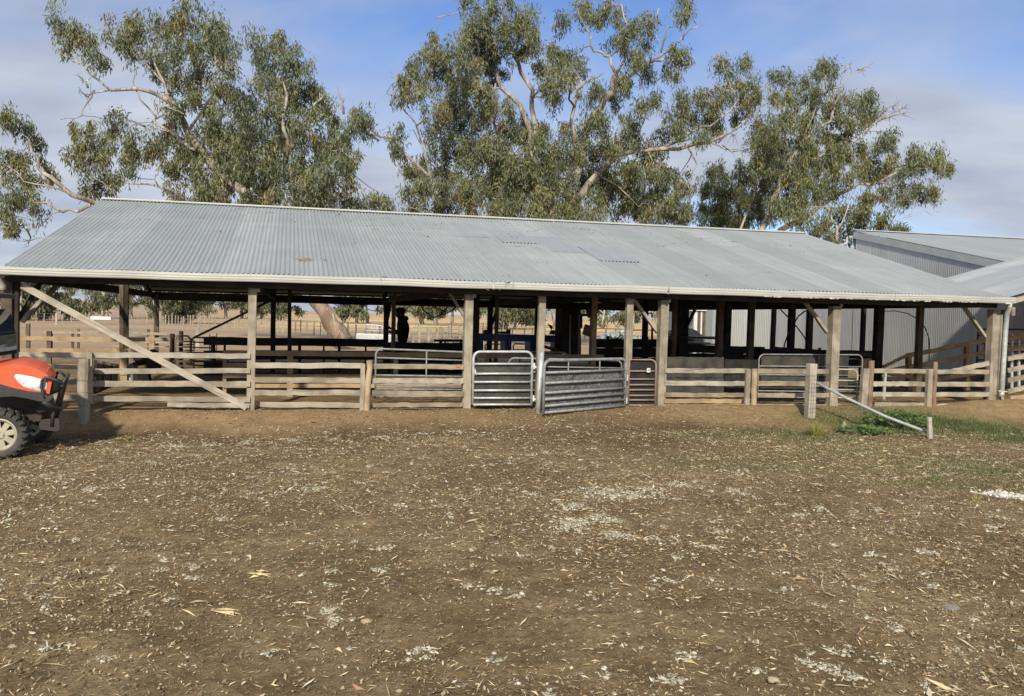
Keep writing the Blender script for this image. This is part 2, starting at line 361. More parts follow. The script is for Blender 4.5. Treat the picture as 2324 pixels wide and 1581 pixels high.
pad=mixc(t,ramp(t,noise(t,v,.35,6,.65),[(.4,0.),(.7,.5)]),pad,(.29,.215,.14))
gold_=mixc(t,ramp(t,noise(t,mapped(t,v,(.008,.05,1)),1.,5,.6),[(.38,0.),(.62,1.)]),(.74,.53,.25),(.45,.34,.20))
pad=mixc(t,sp_.outputs[2],pad,gold_)
ln=t.nodes.new('ShaderNodeVectorMath');ln.operation='LENGTH';t.links.new(v,ln.inputs[0])
mr=t.nodes.new('ShaderNodeMapRange');mr.inputs[1].default_value=26;mr.inputs[2].default_value=38;t.links.new(ln.outputs['Value'],mr.inputs[0])
col=mixc(t,mr.outputs[0],col,pad)
t.links.new(col,p.inputs['Base Color']);p.inputs['Roughness'].default_value=1.;p.inputs['Specular IOR Level'].default_value=.1
bb=t.nodes.new('ShaderNodeMath');bb.operation='ADD';t.links.new(noise(t,v,22.,6,.7),bb.inputs[0]);t.links.new(noise(t,v,85.,4,.7),bb.inputs[1])
bump(t,p,bb.outputs[0],.85,.022)
gm=npmesh('ground',np.stack([GX,GY,GZ],-1).reshape(-1,3),gf,m,True,gcol)
kind(link(gm,'ground'),'structure')
# ------------------------------------------------------------------ corrugated sheet
def corr(name,mat,parent,org,du,dv,nr,Lv,lenf,startf=lambda v:0.,amp=.0105,pitch=.076,nu=6,laps=(),warp=.004,uo=0.,samp=6,screws=0.):
    du=np.array(du,float);dv=np.array(dv,float);nr=np.array(nr,float);org=np.array(org,float)
    nv=int(Lv/pitch*samp)+1;vv=np.linspace(0,Lv,nv)
    rows=[i/(nu) for i in range(nu+1)]
    for l in laps: rows+= [l-.0015,l+.0015]
    rows=np.array(sorted(rows));r_=np.random.default_rng(len(name)+int(Lv*10))
    UU,VV=np.meshgrid(rows,vv,indexing='ij')
    s0=np.array([startf(x) for x in vv]);s1=np.array([lenf(x) for x in vv])
    SS=s0+(s1-s0)*UU
    h=amp*np.sin(2*np.pi*VV/pitch)
    sheet=np.floor(VV/.762);h=h+.0025*np.sin(sheet*12.9898)+warp*(vnoise(SS*1.,VV,1.3,11)-.5)
    for l in laps: h=h+np.where(UU>l,.005,0.)
    P=org+SS[...,None]*du+VV[...,None]*dv+h[...,None]*nr
    n,mm=P.shape[:2];idx=np.arange(n*mm).reshape(n,mm)
    f=np.stack([idx[:-1,:-1],idx[1:,:-1],idx[1:,1:],idx[:-1,1:]],-1).reshape(-1,4)
    co_=P.reshape(-1,3)
    uvv=np.stack([SS+uo,VV+uo],-1).reshape(-1,2)
    if screws:
        ex=[];ef=[];eu=[]
        k=len(co_)
        for s in np.arange(.12,float(np.max(s1))-.05,screws):
            c=.019
            while c<Lv:
                q=org+du*(s+r_.normal(0,.008))+dv*c+nr*(amp+.001)
                w=.010
                for (i,j) in ((-1,-1),(1,-1),(1,1),(-1,1)): ex.append(q+du*i*w*1.3+dv*j*w)
                for (i,j) in ((-1,-1),(1,-1),(1,1),(-1,1)): ex.append(q+du*i*w*.6+dv*j*w*.5+nr*.012)
                for a4 in ((4,5,6,7),(0,1,5,4),(1,2,6,5),(2,3,7,6),(3,0,4,7)): ef.append([k+z for z in a4])
                eu+= [(0,0)]*8;k+=8;c+=.076*r_.integers(2,4)
        co_=np.concatenate([co_,np.array(ex)]);f=np.concatenate([f,np.array(ef)]);uvv=np.concatenate([uvv,np.array(eu,float)])
    off=np.array(WLOC[parent.name]) if parent is not None else np.zeros(3)
    me=npmesh(name,co_-off,f,mat,True)
    uv=me.uv_layers.new(name='UVMap');uv.data.foreach_set('uv',uvv[f.ravel()].astype(np.float32).ravel())
    return link(me,name,parent)
# ------------------------------------------------------------------ sheep shed
ZE,ZR,BE,BR,BB=2.14,3.97,-.27,6.85,14.0
A0,A1=-3.5,14.1
shed=thing('sheep_shed','long open-sided yard shed with corrugated iron roof on timber posts','shed',W(5.3,7,0))
sl_=math.hypot(BR-BE,ZR-ZE);dU=(V3*(BR-BE)+Z3*(ZR-ZE))/sl_;nU=np.cross(U3,dU);nU/=np.linalg.norm(nU)
if nU[2]<0:nU=-nU
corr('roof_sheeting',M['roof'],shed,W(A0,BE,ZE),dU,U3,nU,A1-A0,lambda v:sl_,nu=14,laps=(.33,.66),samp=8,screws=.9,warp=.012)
sb=math.hypot(BB-BR,ZR-2.12);dB=(V3*(BB-BR)-Z3*(ZR-2.12))/sb;nB=np.cross(U3,dB);nB=nB if nB[2]>0 else -nB
corr('roof_sheeting',M['roof'],shed,W(A0,BR,ZR),dB,U3,nB,A1-A0,lambda v:sb,nu=4,samp=6)
mb=MB()
for sgn,dd in ((1,-dU),(1,dB)):
    p=[W(A0-.02,BR,ZR+.035),W(A1+.02,BR,ZR+.035)];q=[x+dd*.13-Z3*.0 for x in p]
    n_=nU if dd is not dB else nB
    mb.add([p[0],p[1],q[1],q[0],p[0]+n_*.004,p[1]+n_*.004,q[1]+n_*.004,q[0]+n_*.004],[(0,1,2,3),(7,6,5,4),(3,2,6,7),(0,3,7,4),(1,5,6,2)])
mb.tube([W(A0-.02,BR,ZR+.04),W(A1+.02,BR,ZR+.04)],.016,8)
mb.build('ridge_cap',M['gutter'],shed)
# gutter: ribbed profile swept along the eave
def gutter(parent,a0,a1,seg,mat,name='gutter'):
    prof=[(-.02,.115),(-.105,.118),(-.115,.112),(-.115,.09),(-.121,.086),(-.121,.078),(-.113,.074),(-.113,.052),(-.121,.048),(-.121,.040),(-.114,.036),(-.112,.012),(-.104,.0),(-.0,.0),(0,.1)]
    vs=[];fs=[];n=len(prof)
    for k in range(seg+1):
        a=a0+(a1-a0)*k/seg;sag=.004*math.sin(a*1.1)+.003*math.sin(a*3.1+1)+.006
        for (y,z) in prof: vs.append(W(a,BE+.005+y+.003*math.sin(a*2.3),ZE-.125+z+sag-.004))
    for k in range(seg):
        for i in range(n-1): fs.append((k*n+i,k*n+i+1,(k+1)*n+i+1,(k+1)*n+i))
    fs.append(tuple(range(n)));fs.append(tuple(seg*n+i for i in range(n))[::-1])
    m_=MB();m_.add(vs,fs);return m_.build(name,mat,parent)
gutter(shed,A0-.25,2.2-1.0+2.62,24,M['gutter']);gutter(shed,3.828,6.93,16,M['gutter']);gutter(shed,6.938,A1-2.6,22,M['gutter']);gut_=gutter(shed,A1-2.593,A1+.12,14,M['gutter'])
for k in range(46):
    a=A1-5.4+5.4*k/46+random.uniform(-.03,.03);w_=random.uniform(.05,.22)
    if random.random()<.6:
        mb=MB();mb.beam(W(a,BE-.1125,ZE-.122),W(min(a+w_,A1+.1),BE-.1125,ZE-.122),.012,random.uniform(.012,.028),seg=3,jit=.002);mb.build('rust_patch',M['gutter_rust'],gut_)
for a in (3.824,6.934):
    mb=MB();mb.beam(W(a,BE-.12,ZE-.13),W(a,BE-.12,ZE-.02),.03,.012);mb.build('gutter_joint',M['gutter_rust'],shed)
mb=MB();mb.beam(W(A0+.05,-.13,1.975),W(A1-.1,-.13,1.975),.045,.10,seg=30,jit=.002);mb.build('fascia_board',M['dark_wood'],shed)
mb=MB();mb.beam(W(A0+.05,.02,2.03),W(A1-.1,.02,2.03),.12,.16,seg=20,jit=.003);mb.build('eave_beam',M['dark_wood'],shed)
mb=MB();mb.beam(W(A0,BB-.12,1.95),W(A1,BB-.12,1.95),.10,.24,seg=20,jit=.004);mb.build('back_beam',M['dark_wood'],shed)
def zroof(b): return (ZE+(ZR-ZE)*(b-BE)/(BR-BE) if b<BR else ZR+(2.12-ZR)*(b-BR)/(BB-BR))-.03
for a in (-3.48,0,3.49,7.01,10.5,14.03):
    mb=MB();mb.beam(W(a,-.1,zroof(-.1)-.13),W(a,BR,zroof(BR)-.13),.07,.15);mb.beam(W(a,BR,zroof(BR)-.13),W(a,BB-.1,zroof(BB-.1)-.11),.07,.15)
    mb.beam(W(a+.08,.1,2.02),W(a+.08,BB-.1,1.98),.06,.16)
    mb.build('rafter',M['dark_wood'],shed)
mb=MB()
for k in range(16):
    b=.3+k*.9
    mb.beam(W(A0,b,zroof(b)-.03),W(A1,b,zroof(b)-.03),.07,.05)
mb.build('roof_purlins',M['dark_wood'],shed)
def post(parent,a,b,z0,z1,w,mat,d=None,lean=0.,name='post',seg=6,jit=.002):
    m_=MB();m_.beam(W(a-lean,b,z0),W(a,b,z1),w,d or w,up=V3,seg=seg,jit=jit);return m_.build(name,mat,parent,bevel=.006)
GW=M['grey_wood']
post(shed,-3.5,.0,-.3,2.0,.15,M['brown_wood'],.13);post(shed,-3.38,.03,-.3,2.0,.06,M['dark_wood'],.08)
post(shed,.0,.0,-.3,1.955,.125,GW,.13,.02);
post(shed,3.49,.0,-.3,1.92,.14,GW,.14,.02)
post(shed,4.77,.0,-.3,1.945,.115,GW,.11,.03)
post(shed,6.375,.0,-.3,1.93,.12,GW,.11,.01)
post(shed,7.02,.0,-.3,1.915,.15,GW,.16,.02)
post(shed,10.5,.02,-.3,1.885,.165,GW,.18,.01)
post(shed,14.08,.02,-.2,1.90,.17,GW,.16,.02)
post(shed,14.30,-.02,.0,1.90,.085,GW,.10,.02);post(shed,14.17,-.085,-.02,1.8,.025,M['pale_wood'],.05)
for a in (3.49,7.02,.0,10.5): # little top caps beside the posts
    mb=MB();mb.box(W(a+.085,-.05,1.90),.05,.04,.06);mb.build('post_packer',M['pale_wood'],shed)
# braces
def stick(parent,p,q,w,h,mat,name='brace',up=V3,seg=4,jit=.002):
    m_=MB();m_.beam(p,q,w,h,up=up,seg=seg,jit=jit);return m_.build(name,mat,parent,bevel=.004)
stick(shed,S(50,648,-.10),S(560,926,-.10),.10,.03,M['pale_wood'])
stick(shed,W(6.50,.2,1.95),W(6.98,.14,1.33),.05,.09,GW)
stick(shed,W(9.98,.2,1.95),W(10.44,.14,1.38),.05,.09,GW)
stick(shed,W(13.5,.2,1.97),W(14.0,.14,1.36),.05,.09,GW)
stick(shed,W(3.2,.2,1.93),W(3.44,.14,1.55),.04,.08,GW)
stick(shed,W(-3.42,.2,1.35),W(-3.1,.25,1.95),.06,.07,M['dark_wood'])
stick(shed,W(-3.40,.4,1.35),W(-3.22,1.6,1.9),.06,.09,M['pale_wood'])
# interior posts : photo x, depth b, width px, material
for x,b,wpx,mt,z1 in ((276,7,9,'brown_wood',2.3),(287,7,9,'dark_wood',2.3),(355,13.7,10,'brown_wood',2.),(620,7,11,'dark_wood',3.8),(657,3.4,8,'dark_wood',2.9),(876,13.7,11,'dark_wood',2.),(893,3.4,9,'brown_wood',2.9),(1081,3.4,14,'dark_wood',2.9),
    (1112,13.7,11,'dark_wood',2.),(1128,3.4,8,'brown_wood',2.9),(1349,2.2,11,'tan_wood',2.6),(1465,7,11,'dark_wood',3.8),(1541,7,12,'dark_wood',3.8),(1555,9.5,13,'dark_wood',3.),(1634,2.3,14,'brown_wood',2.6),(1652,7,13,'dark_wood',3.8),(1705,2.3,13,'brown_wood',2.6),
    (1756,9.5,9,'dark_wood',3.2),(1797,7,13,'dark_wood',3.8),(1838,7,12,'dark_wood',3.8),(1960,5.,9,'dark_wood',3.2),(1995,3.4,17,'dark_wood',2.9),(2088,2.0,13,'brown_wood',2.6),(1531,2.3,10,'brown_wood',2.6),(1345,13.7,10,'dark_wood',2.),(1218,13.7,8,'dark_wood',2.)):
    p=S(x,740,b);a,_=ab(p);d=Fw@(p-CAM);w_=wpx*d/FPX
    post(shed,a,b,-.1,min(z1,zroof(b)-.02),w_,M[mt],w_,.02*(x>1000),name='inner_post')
stick(shed,S(440,767,11),S(608,686,11),.06,.10,M['dark_wood'])
stick(shed,S(1117,735,13.5),S(1129,700,13.5),.08,.10,M['dark_wood']);stick(shed,S(1557,745,9.4),S(1577,704,9.4),.07,.09,M['dark_wood']);stick(shed,S(877,740,13.5),S(886,694,13.5),.08,.09,M['dark_wood']);stick(shed,S(357,738,13.6),S(350,694,13.6),.08,.09,M['dark_wood'])
# down pipe at the right corner
mb=MB();mb.tube([W(14.12,-.33,2.03),W(14.14,-.31,1.95),W(14.19,-.2,1.83),W(14.2,-.17,1.5),W(14.185,-.17,.8),W(14.17,-.17,.18)],.046,14);mb.tube([W(14.1705,-.17,.30),W(14.17,-.17,.19)],.050,14)
mb.build('downpipe',M['galv'],shed,True)
mb=MB();mb.beam(W(14.04,-.225,.31),W(14.25,-.225,.29),.012,.012);mb.build('pipe_strap',M['white'],shed)
mb=MB();mb.tube([W(-3.56,-.3,2.05),W(-3.56,-.3,1.99),W(-3.52,-.16,1.87),W(-3.52,-.16,1.80)],.05,12);mb.build('downpipe',M['gutter'],shed,True)
mb=MB();q=S(1256,512,BR-.06)
mb.tube([q-Z3*.06,q+Z3*.07],.045,10);mb.tube([q+Z3*.06,q+Z3*.085],.06,10);mb.build('roof_vent',M['galv'],shed,True)
for a_,s0_,l_,w__ in ((4.9,3.9,1.5,.76),(5.7,3.0,1.9,.76),(6.5,2.2,1.6,.84),(3.95,4.4,1.0,.76)):
    corr('patch_sheet',M['patch'],shed,W(a_,BE,ZE)+dU*s0_+nU*.009,dU,U3,nU,w__,lambda v:l_,nu=4,uo=a_)
# leaves and bark lying on the roof
mb=MB()
def onroof(x,y):  # point of the roof plane
    r=ray(x,y);n_=nU;o_=W(A0,BE,ZE);t=((o_-CAM)@n_)/(r@n_);return CAM+r*t+n_*.014
for x,y,sz in ((690,592,.26),(735,591,.10),(765,482,.12),(780,487,.1),(600,482,.1),(615,487,.09),(650,486,.08),(1155,644,.10),(1120,660,.12),(1315,522,.14),(1340,523,.14),(1230,599,.06),(1150,628,.06),(1375,553,.06),(1600,543,.2),(1640,545,.08),(1660,551,.2),(1450,520,.1),(540,476,.08),(567,479,.08),(880,632,.12),(870,634,.1),(1505,560,.06),(1800,560,.12),(1900,580,.12))+tuple((random.uniform(260,1850),0,random.uniform(.03,.09)) for _ in range(70)):
    if y==0: y=463+.0505*(x-234)+abs(random.gauss(0,30))
    for k in range(5):
        p=onroof(x+random.uniform(-14,14),y+random.uniform(-2.5,2.5));an=random.uniform(0,3.1)
        d=(U3*math.cos(an)+dU*math.sin(an))*sz*random.uniform(.3,.7);e=np.cross(nU,d)*.13
        mb.add([p-d,p+e,p+d,p-e+nU*.01],[(0,1,2,3)]);p=p+nU*.004
tag(mb.build('bark_and_leaf_litter',M['red_wood']),'scraps of brown bark and gum leaves lying on the corrugated shed roof','leaf litter');bpy.data.objects['bark_and_leaf_litter']['kind']='stuff'
# wiring under the roof
mb=MB()
for pts in (((955,695),(962,706),(975,715),(985,722),(1000,714),(1010,706),(1018,694)),((985,694),(992,702),(1004,704),(1012,712),(1022,708),(1032,700),(1036,694)),((1004,716),(1001,708),(1008,704),(1011,712),(1005,716))):
    mb.tube([S(x,y,11.) for x,y in pts],.018,5)
tag(mb.build('hanging_cable',M['black_poly']),'loose black cable looping down from under the shed roof beside the standing person','cable')
# ------------------------------------------------------------------ woolshed on the right
WA=19.
ws=thing('woolshed','big corrugated iron woolshed rising behind the right end of the open-sided shed','shed',W(WA+4,8,0))
ap=SA(1942,529,WA);bap,zap=float(ab(ap)[1]),float(ap[2]);lo=SA(2290,600,WA);blo,zlo=float(ab(lo)[1]),float(lo[2])
slw=(zap-zlo)/(bap-blo);BF=2.2
zg=lambda b:zap+slw*(b-bap)
corr('gable_wall',M['wall_iron'],ws,W(WA,BF,-.2),Z3,V3,-U3,bap-BF,lambda v:zg(BF+v)+.2,nu=3,amp=.013)
mb=MB();mb.beam(W(WA-.06,bap+.02,zg(bap)-.09+.02),W(WA-.06,BF,zg(BF)-.09+.02),.03,.22,up=Z3);mb.build('barge_board',M['fascia'],ws)
nW=np.array([0,0,1.])-V3*slw;nW/=np.linalg.norm(nW);dW=(V3+Z3*slw);Lw=(bap-BF);
corr('roof_sheeting',M['wool_roof'],ws,W(WA-.08,BF,zg(BF)+.06),dW,U3,nW,9.,lambda v:Lw+.02,nu=3)
corr('roof_sheeting',M['wool_roof'],ws,W(WA-.08,bap,zap+.06),(V3-Z3*slw),U3,nW,9.,lambda v:.2,nu=2)
corr('back_wall',M['wall_iron'],ws,W(WA,bap+.12,-.2),Z3,U3,V3,9.,lambda v:zap+.1,nu=2)
mb=MB();mb.beam(W(WA-.1,bap,zap+.09),W(WA+9,bap,zap+.09),.22,.03);mb.build('ridge_cap',M['fascia'],ws)
corr('side_wall',M['wall_iron'],ws,W(WA,bap+.01,-.2),Z3,V3,-U3,5.,lambda v:2.9-.12*v,nu=3)
mb=MB();mb.beam(W(WA,bap+.02,2.9),W(WA,bap+5.,2.32),.08,.1);mb.build('wall_capping',M['fascia'],ws)
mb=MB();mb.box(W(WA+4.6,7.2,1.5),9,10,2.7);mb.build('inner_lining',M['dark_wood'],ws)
# sheet metal annex farther back
an=thing('iron_annex','smaller blue-grey iron annex with a side porch, seen through the open-sided shed','shed',W(17.5,19,0))
bx0,bx1=float(ab(S(1617,740,16.6))[0]),WA
corr('front_wall',M['wall_iron'],an,W(bx0,16.6,-.2),Z3,U3,-V3,bx1-bx0,lambda v:3.1,nu=2,amp=.006)
corr('end_wall',M['wall_iron'],an,W(bx0,16.6,-.2),Z3,V3,-U3,5.,lambda v:3.1,nu=2)
corr('roof_sheeting',M['wool_roof'],an,W(bx0-.1,16.45,2.9),(V3+Z3*.2),U3,Z3,bx1-bx0+.1,lambda v:5.2,nu=2)
px0=float(ab(S(1572,740,17.4))[0])
corr('porch_roof',M['wool_roof'],an,W(px0-.3,17.2,2.02),(U3+Z3*.35)/math.hypot(1,.35),V3,Z3,3.2,lambda v:bx0-px0+.45,nu=2)
mb=MB();mb.beam(W(px0-.3,17.15,1.98),W(bx0,17.15,1.98),.05,.12);mb.build('porch_beam',M['white'],an)
for k in range(7):
    a=px0+(bx0-px0)*k/6.5;mb=MB();mb.beam(W(a,17.25,0),W(a,17.25,1.95),.06,.09,up=V3);mb.build('porch_post',M['white' if k in(0,1,4) else 'brown_wood'],an)
mb=MB();mb.box(W((px0+bx0)/2,19.2,1.0),bx0-px0,.05,2.);mb.build('porch_back',M['dark_wood'],an)
# linking roof
lr=thing('linking_awning','rusty-stained grey iron awning joining the yard shed to the woolshed at the right edge','awning',W(16.5,2,2.5))
sl2=.27;dL=(U3+Z3*sl2);dL/=np.linalg.norm(dL);nL=np.cross(dL,V3);nL=nL if nL[2]>0 else -nL
M['awn']=iron('patchy_awning_iron',(.40,.43,.43),(.27,.30,.34),(.54,.55,.51),.5,.35,.45)
corr('roof_sheeting',M['awn'],lr,W(14.02,BE-.02,2.115),dL,V3,nL,4.25,lambda v:5.2,nu=5,laps=(.4,))
mb=MB();mb.beam(W(14.25,BE+.03,2.06),W(18.9,BE+.03,2.06+sl2*4.65),.04,.10);mb.build('awning_edge_beam',M['pale_wood'],lr)
for b in (1.2,2.6): 
    mb=MB();mb.beam(W(14.2,b,2.06),W(18.9,b,2.06+sl2*4.7),.06,.10);mb.build('rafter',M['dark_wood'],lr)
mb=MB();mb.box(W(14.40,-.12,1.87),.07,.05,.17);mb.build('beam_end',M['grey_wood'],lr)
mb=MB();mb.beam(W(18.6,-.1,0),W(18.6,-.1,3.1),.14,.14,up=V3);mb.build('post',GW,lr)
# ------------------------------------------------------------------ timber rail fences
M['grey_wood_pale']=wood('pale_grey_timber',(.48,.44,.365),(.31,.285,.23),(.42,.36,.27))
M['grey_wood_brown']=wood('brown_grey_timber',(.36,.305,.225),(.21,.17,.12),(.40,.33,.24))
def rail(par,x0,t0,b0,x1,t1,b1,b=-.09,mat=None,th=.035,name='rail',seg=8,jit=.0025):
    """board seen in the photo between (x0, t0..b0) and (x1, t1..b1), built standing in the plane b"""
    p0,p1=S(x0,(t0+b0)/2,b),S(x1,(t1+b1)/2,b)
    h=(abs(b0-t0)*(Fw@(p0-CAM))+abs(b1-t1)*(Fw@(p1-CAM)))/2/FPX
    if mat is None: mat=M[random.choice(['grey_wood','grey_wood','grey_wood_pale','grey_wood_brown'])];p0=p0+Z3*random.gauss(0,.004);p1=p1+Z3*random.gauss(0,.004)
    m_=MB();m_.beam(p0,p1,th,h,seg=14,jit=jit*1.4);return m_.build(name,mat,par,bevel=.003)
def fpost(par,xt,yt,xb,yb,wpx,b=-.12,mat=None,rnd=False,name='fence_post',dp=None,bury=.15):
    pt,pb=S(xt,yt,b),S(xb,yb,b);w_=wpx*(Fw@(pb-CAM))/FPX;dd=(pb-pt)/np.linalg.norm(pb-pt);pb=pb+dd*bury
    m_=MB()
    if rnd:
        n=7;pts=[pt+(pb-pt)*i/n+np.array([random.gauss(0,.004),random.gauss(0,.004),0])*(0<i<n) for i in range(n+1)];m_.tube([pt-dd*.0+dd*.0]+pts[1:],[w_/2*random.uniform(.93,1.05) for _ in range(n+1)],11)
        return m_.build(name,mat or M['grey_wood'],par,smooth=False)
    m_.beam(pb,pt,w_,dp or w_,up=V3,seg=6,jit=.002);return m_.build(name,mat or M['grey_wood'],par,bevel=.005)
def fth(label,x,y=925,b=-.1,group='grey timber rail fences along the front of the shed',name='timber_fence',cat='fence'):
    p=S(x,y,b);p[2]=0;return thing(name,label,cat,p,group)
f=fth('timber rail fence section behind the orange buggy, ending at the thick round post',110)
for t0,b0,t1,b1 in ((799,811.5,800,812),(828,837,828.5,838.5),(862,873,862,873),(896,907,896,907)): rail(f,40,t0,b0,206,t1,b1,b=.02)
f=fth('timber rail fence section with the long diagonal brace, right of the thick round post',380)
for t0,b0,t1,b1 in ((801,813,803,815),(836,848,837,848.5),(865,878.5,866,878.5),(899.5,911.5,901,913)): rail(f,209,t0,b0,568,t1,b1,b=-.085)
rail(f,380,915,924,566,917,928,b=-.09)
fpost(f,206,801,206,915,7,b=-.15,mat=M['pale_wood'],dp=.08,name='batten',bury=.0);fpost(f,201,800,201,833,8,b=-.17,dp=.05,name='batten',bury=0.)
r_=fpost(None,191,815,190,955,26,b=-.45,rnd=True,name='round_strainer_post',bury=.3);tag(r_,'thick weathered round post bound with wire, standing just right of the orange buggy','post')
mb=MB()
for y in (863,890,917,940): 
    c=S(190.5,y,-.45);R_=26*(Fw@(c-CAM))/FPX/2*1.07;mb.tube([c+np.array([math.cos(t)*R_,math.sin(t)*R_,.004*math.sin(3*t)]) for t in np.linspace(0,6.4,18)],.003,4)
w_=mb.build('wire_binding',M['cord']);w_.parent=r_
f=fth('timber rail fence section between the second tall post and the first tan split post',700)
for t0,b0,t1,b1 in ((823.5,836.5,826,838),(856.5,869.5,858.5,870),(885.5,898,886.5,899)): rail(f,578,t0,b0,825,t1,b1)
rail(f,590,913,925,822,915,927)
fpost(f,824,826,821,926,10,b=-.14,dp=.06);
fpost(f,838.5,818.5,833,925,14,b=-.17,mat=M['orange_wood'],rnd=True)
f=fth('timber rail fence section with faint red paint marks on its top rail',950)
for t0,b0,t1,b1 in ((826.5,837.5,828,839.5),(858.5,870,859,871),(886.5,899,887.5,900)): rail(f,844,t0,b0,1052,t1,b1)
rail(f,846,916,925,1050,914,925)
mb=MB()
for x,y,w_,h_ in ((1036,830,2.2,1.6),(1046,829.5,2.6,2.),(1040,834,5.5,1.6),(1037,833.6,2.5,1.)):
    c=S(x,y,-.1105);mb.beam(c-U3*w_*.0072,c+U3*w_*.0072,.003,h_*.0076)
mb.build('paint_mark',M['red'],f)
f=fth('timber rail fence section right of the rusty gate, up to the paired split posts',1600)
for t0,b0,t1,b1 in ((836,846.5,837,847.5),(865,876,866,876.5),(891.5,901.5,892.5,902.5)): rail(f,1509,t0,b0,1700,t1,b1)
rail(f,1507,905.5,916,1682,906.5,916,mat=M['tan_wood']);rail(f,1509,918,930,1692,917,928,mat=M['tan_wood'])
fpost(f,1698,838,1694,930,11,b=-.14,dp=.06);fpost(f,1712,837.5,1710,932,13,b=-.17,mat=M['orange_wood'],rnd=True)
f=fth('timber rail fence section between the paired split posts and the wire-wrapped post',1780)
for t0,b0,t1,b1 in ((838,848.5,838.5,849.5),(866,877,866.5,877.5),(892,901.5,892.5,902)): rail(f,1719,t0,b0,1880,t1,b1)
rail(f,1719,918,927,1876,917,927);rail(f,1719,905,913,1800,905,912,b=.05,mat=M['brown_wood'])
f=fth('timber rail fence section left of the corner post, behind the green mallow',2110)
for t0,b0,t1,b1 in ((838,848,840,850),(866,877,867,877.5),(891,901,891,901)): rail(f,1980,t0,b0,2244,t1,b1)
rail(f,1985,913.5,924,2108,915,925);rail(f,2124,917,926,2240,917,926)
rail(f,1981,866.5,877.5,2062,867,877.5,b=-.125,mat=M['pale_wood'],th=.02)
rail(f,2160,840,848,2244,818,831,b=-.06,mat=M['pale_wood'])
fpost(f,1964,837,1958,921,15,b=-.14,dp=.10);fpost(f,1978,819,1972,921,14,b=-.16,mat=M['red_wood'],rnd=True)
fpost(f,2110,838,2105,938,12,b=-.16,dp=.09);fpost(f,2123,822,2119,932,10,b=-.19,mat=M['red_wood'],rnd=True)
f=fth('timber rail fence section sloping up at the right edge beyond the downpipe',2310)
for t0,b0,t1,b1 in ((809.6,820,797,808),(836.6,846.8,823,834),(860,871,846,857),(884,894,870,881)): rail(f,2287,t0,b0,2350,t1,b1,b=-.05)
rail(f,2292,900,911,2350,893,905,b=-.02,mat=M['tan_wood'])
# concrete footing
mb=MB();mb.beam(S(1985,935,-.05),S(2100,936,-.05),.18,.16);tag(mb.build('concrete_kerb',M['concrete'],bevel=.02),'low grey concrete kerb under the fence beside the green mallow','kerb')
# wire wrapped post, mesh and leaning pole
wp=fpost(None,1842.5,826,1837,947,18,b=-.95,mat=M['pale_wood'],name='strainer_post',bury=.2);tag(wp,'pale square post wrapped in rusty wire mesh, holding up the leaning grey pipe','post')
mb=MB()
for k in range(11):
    y=852+k*9.2;x=1842-.05*(y-826);c=S(x,y,-.95);h_=.088
    mb.tube([c+U3*i*h_+V3*j*h_+Z3*random.uniform(-.008,.008) for i,j in ((-1,-1),(0,-1.03),(1,-1),(1,1),(-1,1),(-1,-1))],.0018,4,False)
for i in (-.9,-.3,.3,.9): mb.tube([S(1841+i*9,851,-1.04),S(1839+i*9,900,-1.045),S(1836+i*9,945,-1.04)],.0018,4)
w_=mb.build('wire_mesh',M['wire']);w_.parent=wp
mb=MB()
for k in range(11):
    y=872+k*6.6;mb.tube([S(1847,y+random.uniform(-1,1),-.95),S(1866,y+random.uniform(-1,1),-.93),S(1876,y+random.uniform(-1,1),-.9)],.0026,4,False)
for x in (1852,1864,1876): mb.tube([S(x,868,-.93),S(x-1,905,-.92),S(x-2,948,-.93)],.0026,4)
for x,y0,x1,y1 in ((1902,866,1893,940),(1930,862,1922,936),(1876,935,1990,947),(1876,870,1960,868),(1890,947,1960,953),(1876,902,1985,905)): mb.tube([S(x,y0,-.8),S((x+x1)/2+2,(y0+y1)/2+3,-.8),S(x1,y1,-.8)],.0024,4,False)
tag(mb.build('mesh_fence',M['wire']),'ragged rusty wire mesh strung right of the pale wrapped post','fence')
pa=S(1851,868,-.93);pb=ground(2103,981,-.17);mb=MB();mb.tube([pa,pa*.7+pb*.3-Z3*.035,pa*.35+pb*.65-Z3*.05,pb],.025,12)
tag(mb.build('leaning_pipe',M['blue_pipe'],smooth=True),'long blue-grey pipe leaning from the wrapped post down to the grass','pipe')
st=ground(2112,983,-.16);mb=MB();mb.beam(st-Z3*.1,st+Z3*.25-U3*.035,.075,.05,up=V3,seg=6,jit=.004,taper=.85)
tag(mb.build('wooden_stump',M['pale_wood'],bevel=.006),'short split stake standing in the grass where the grey pipe ends','stake')
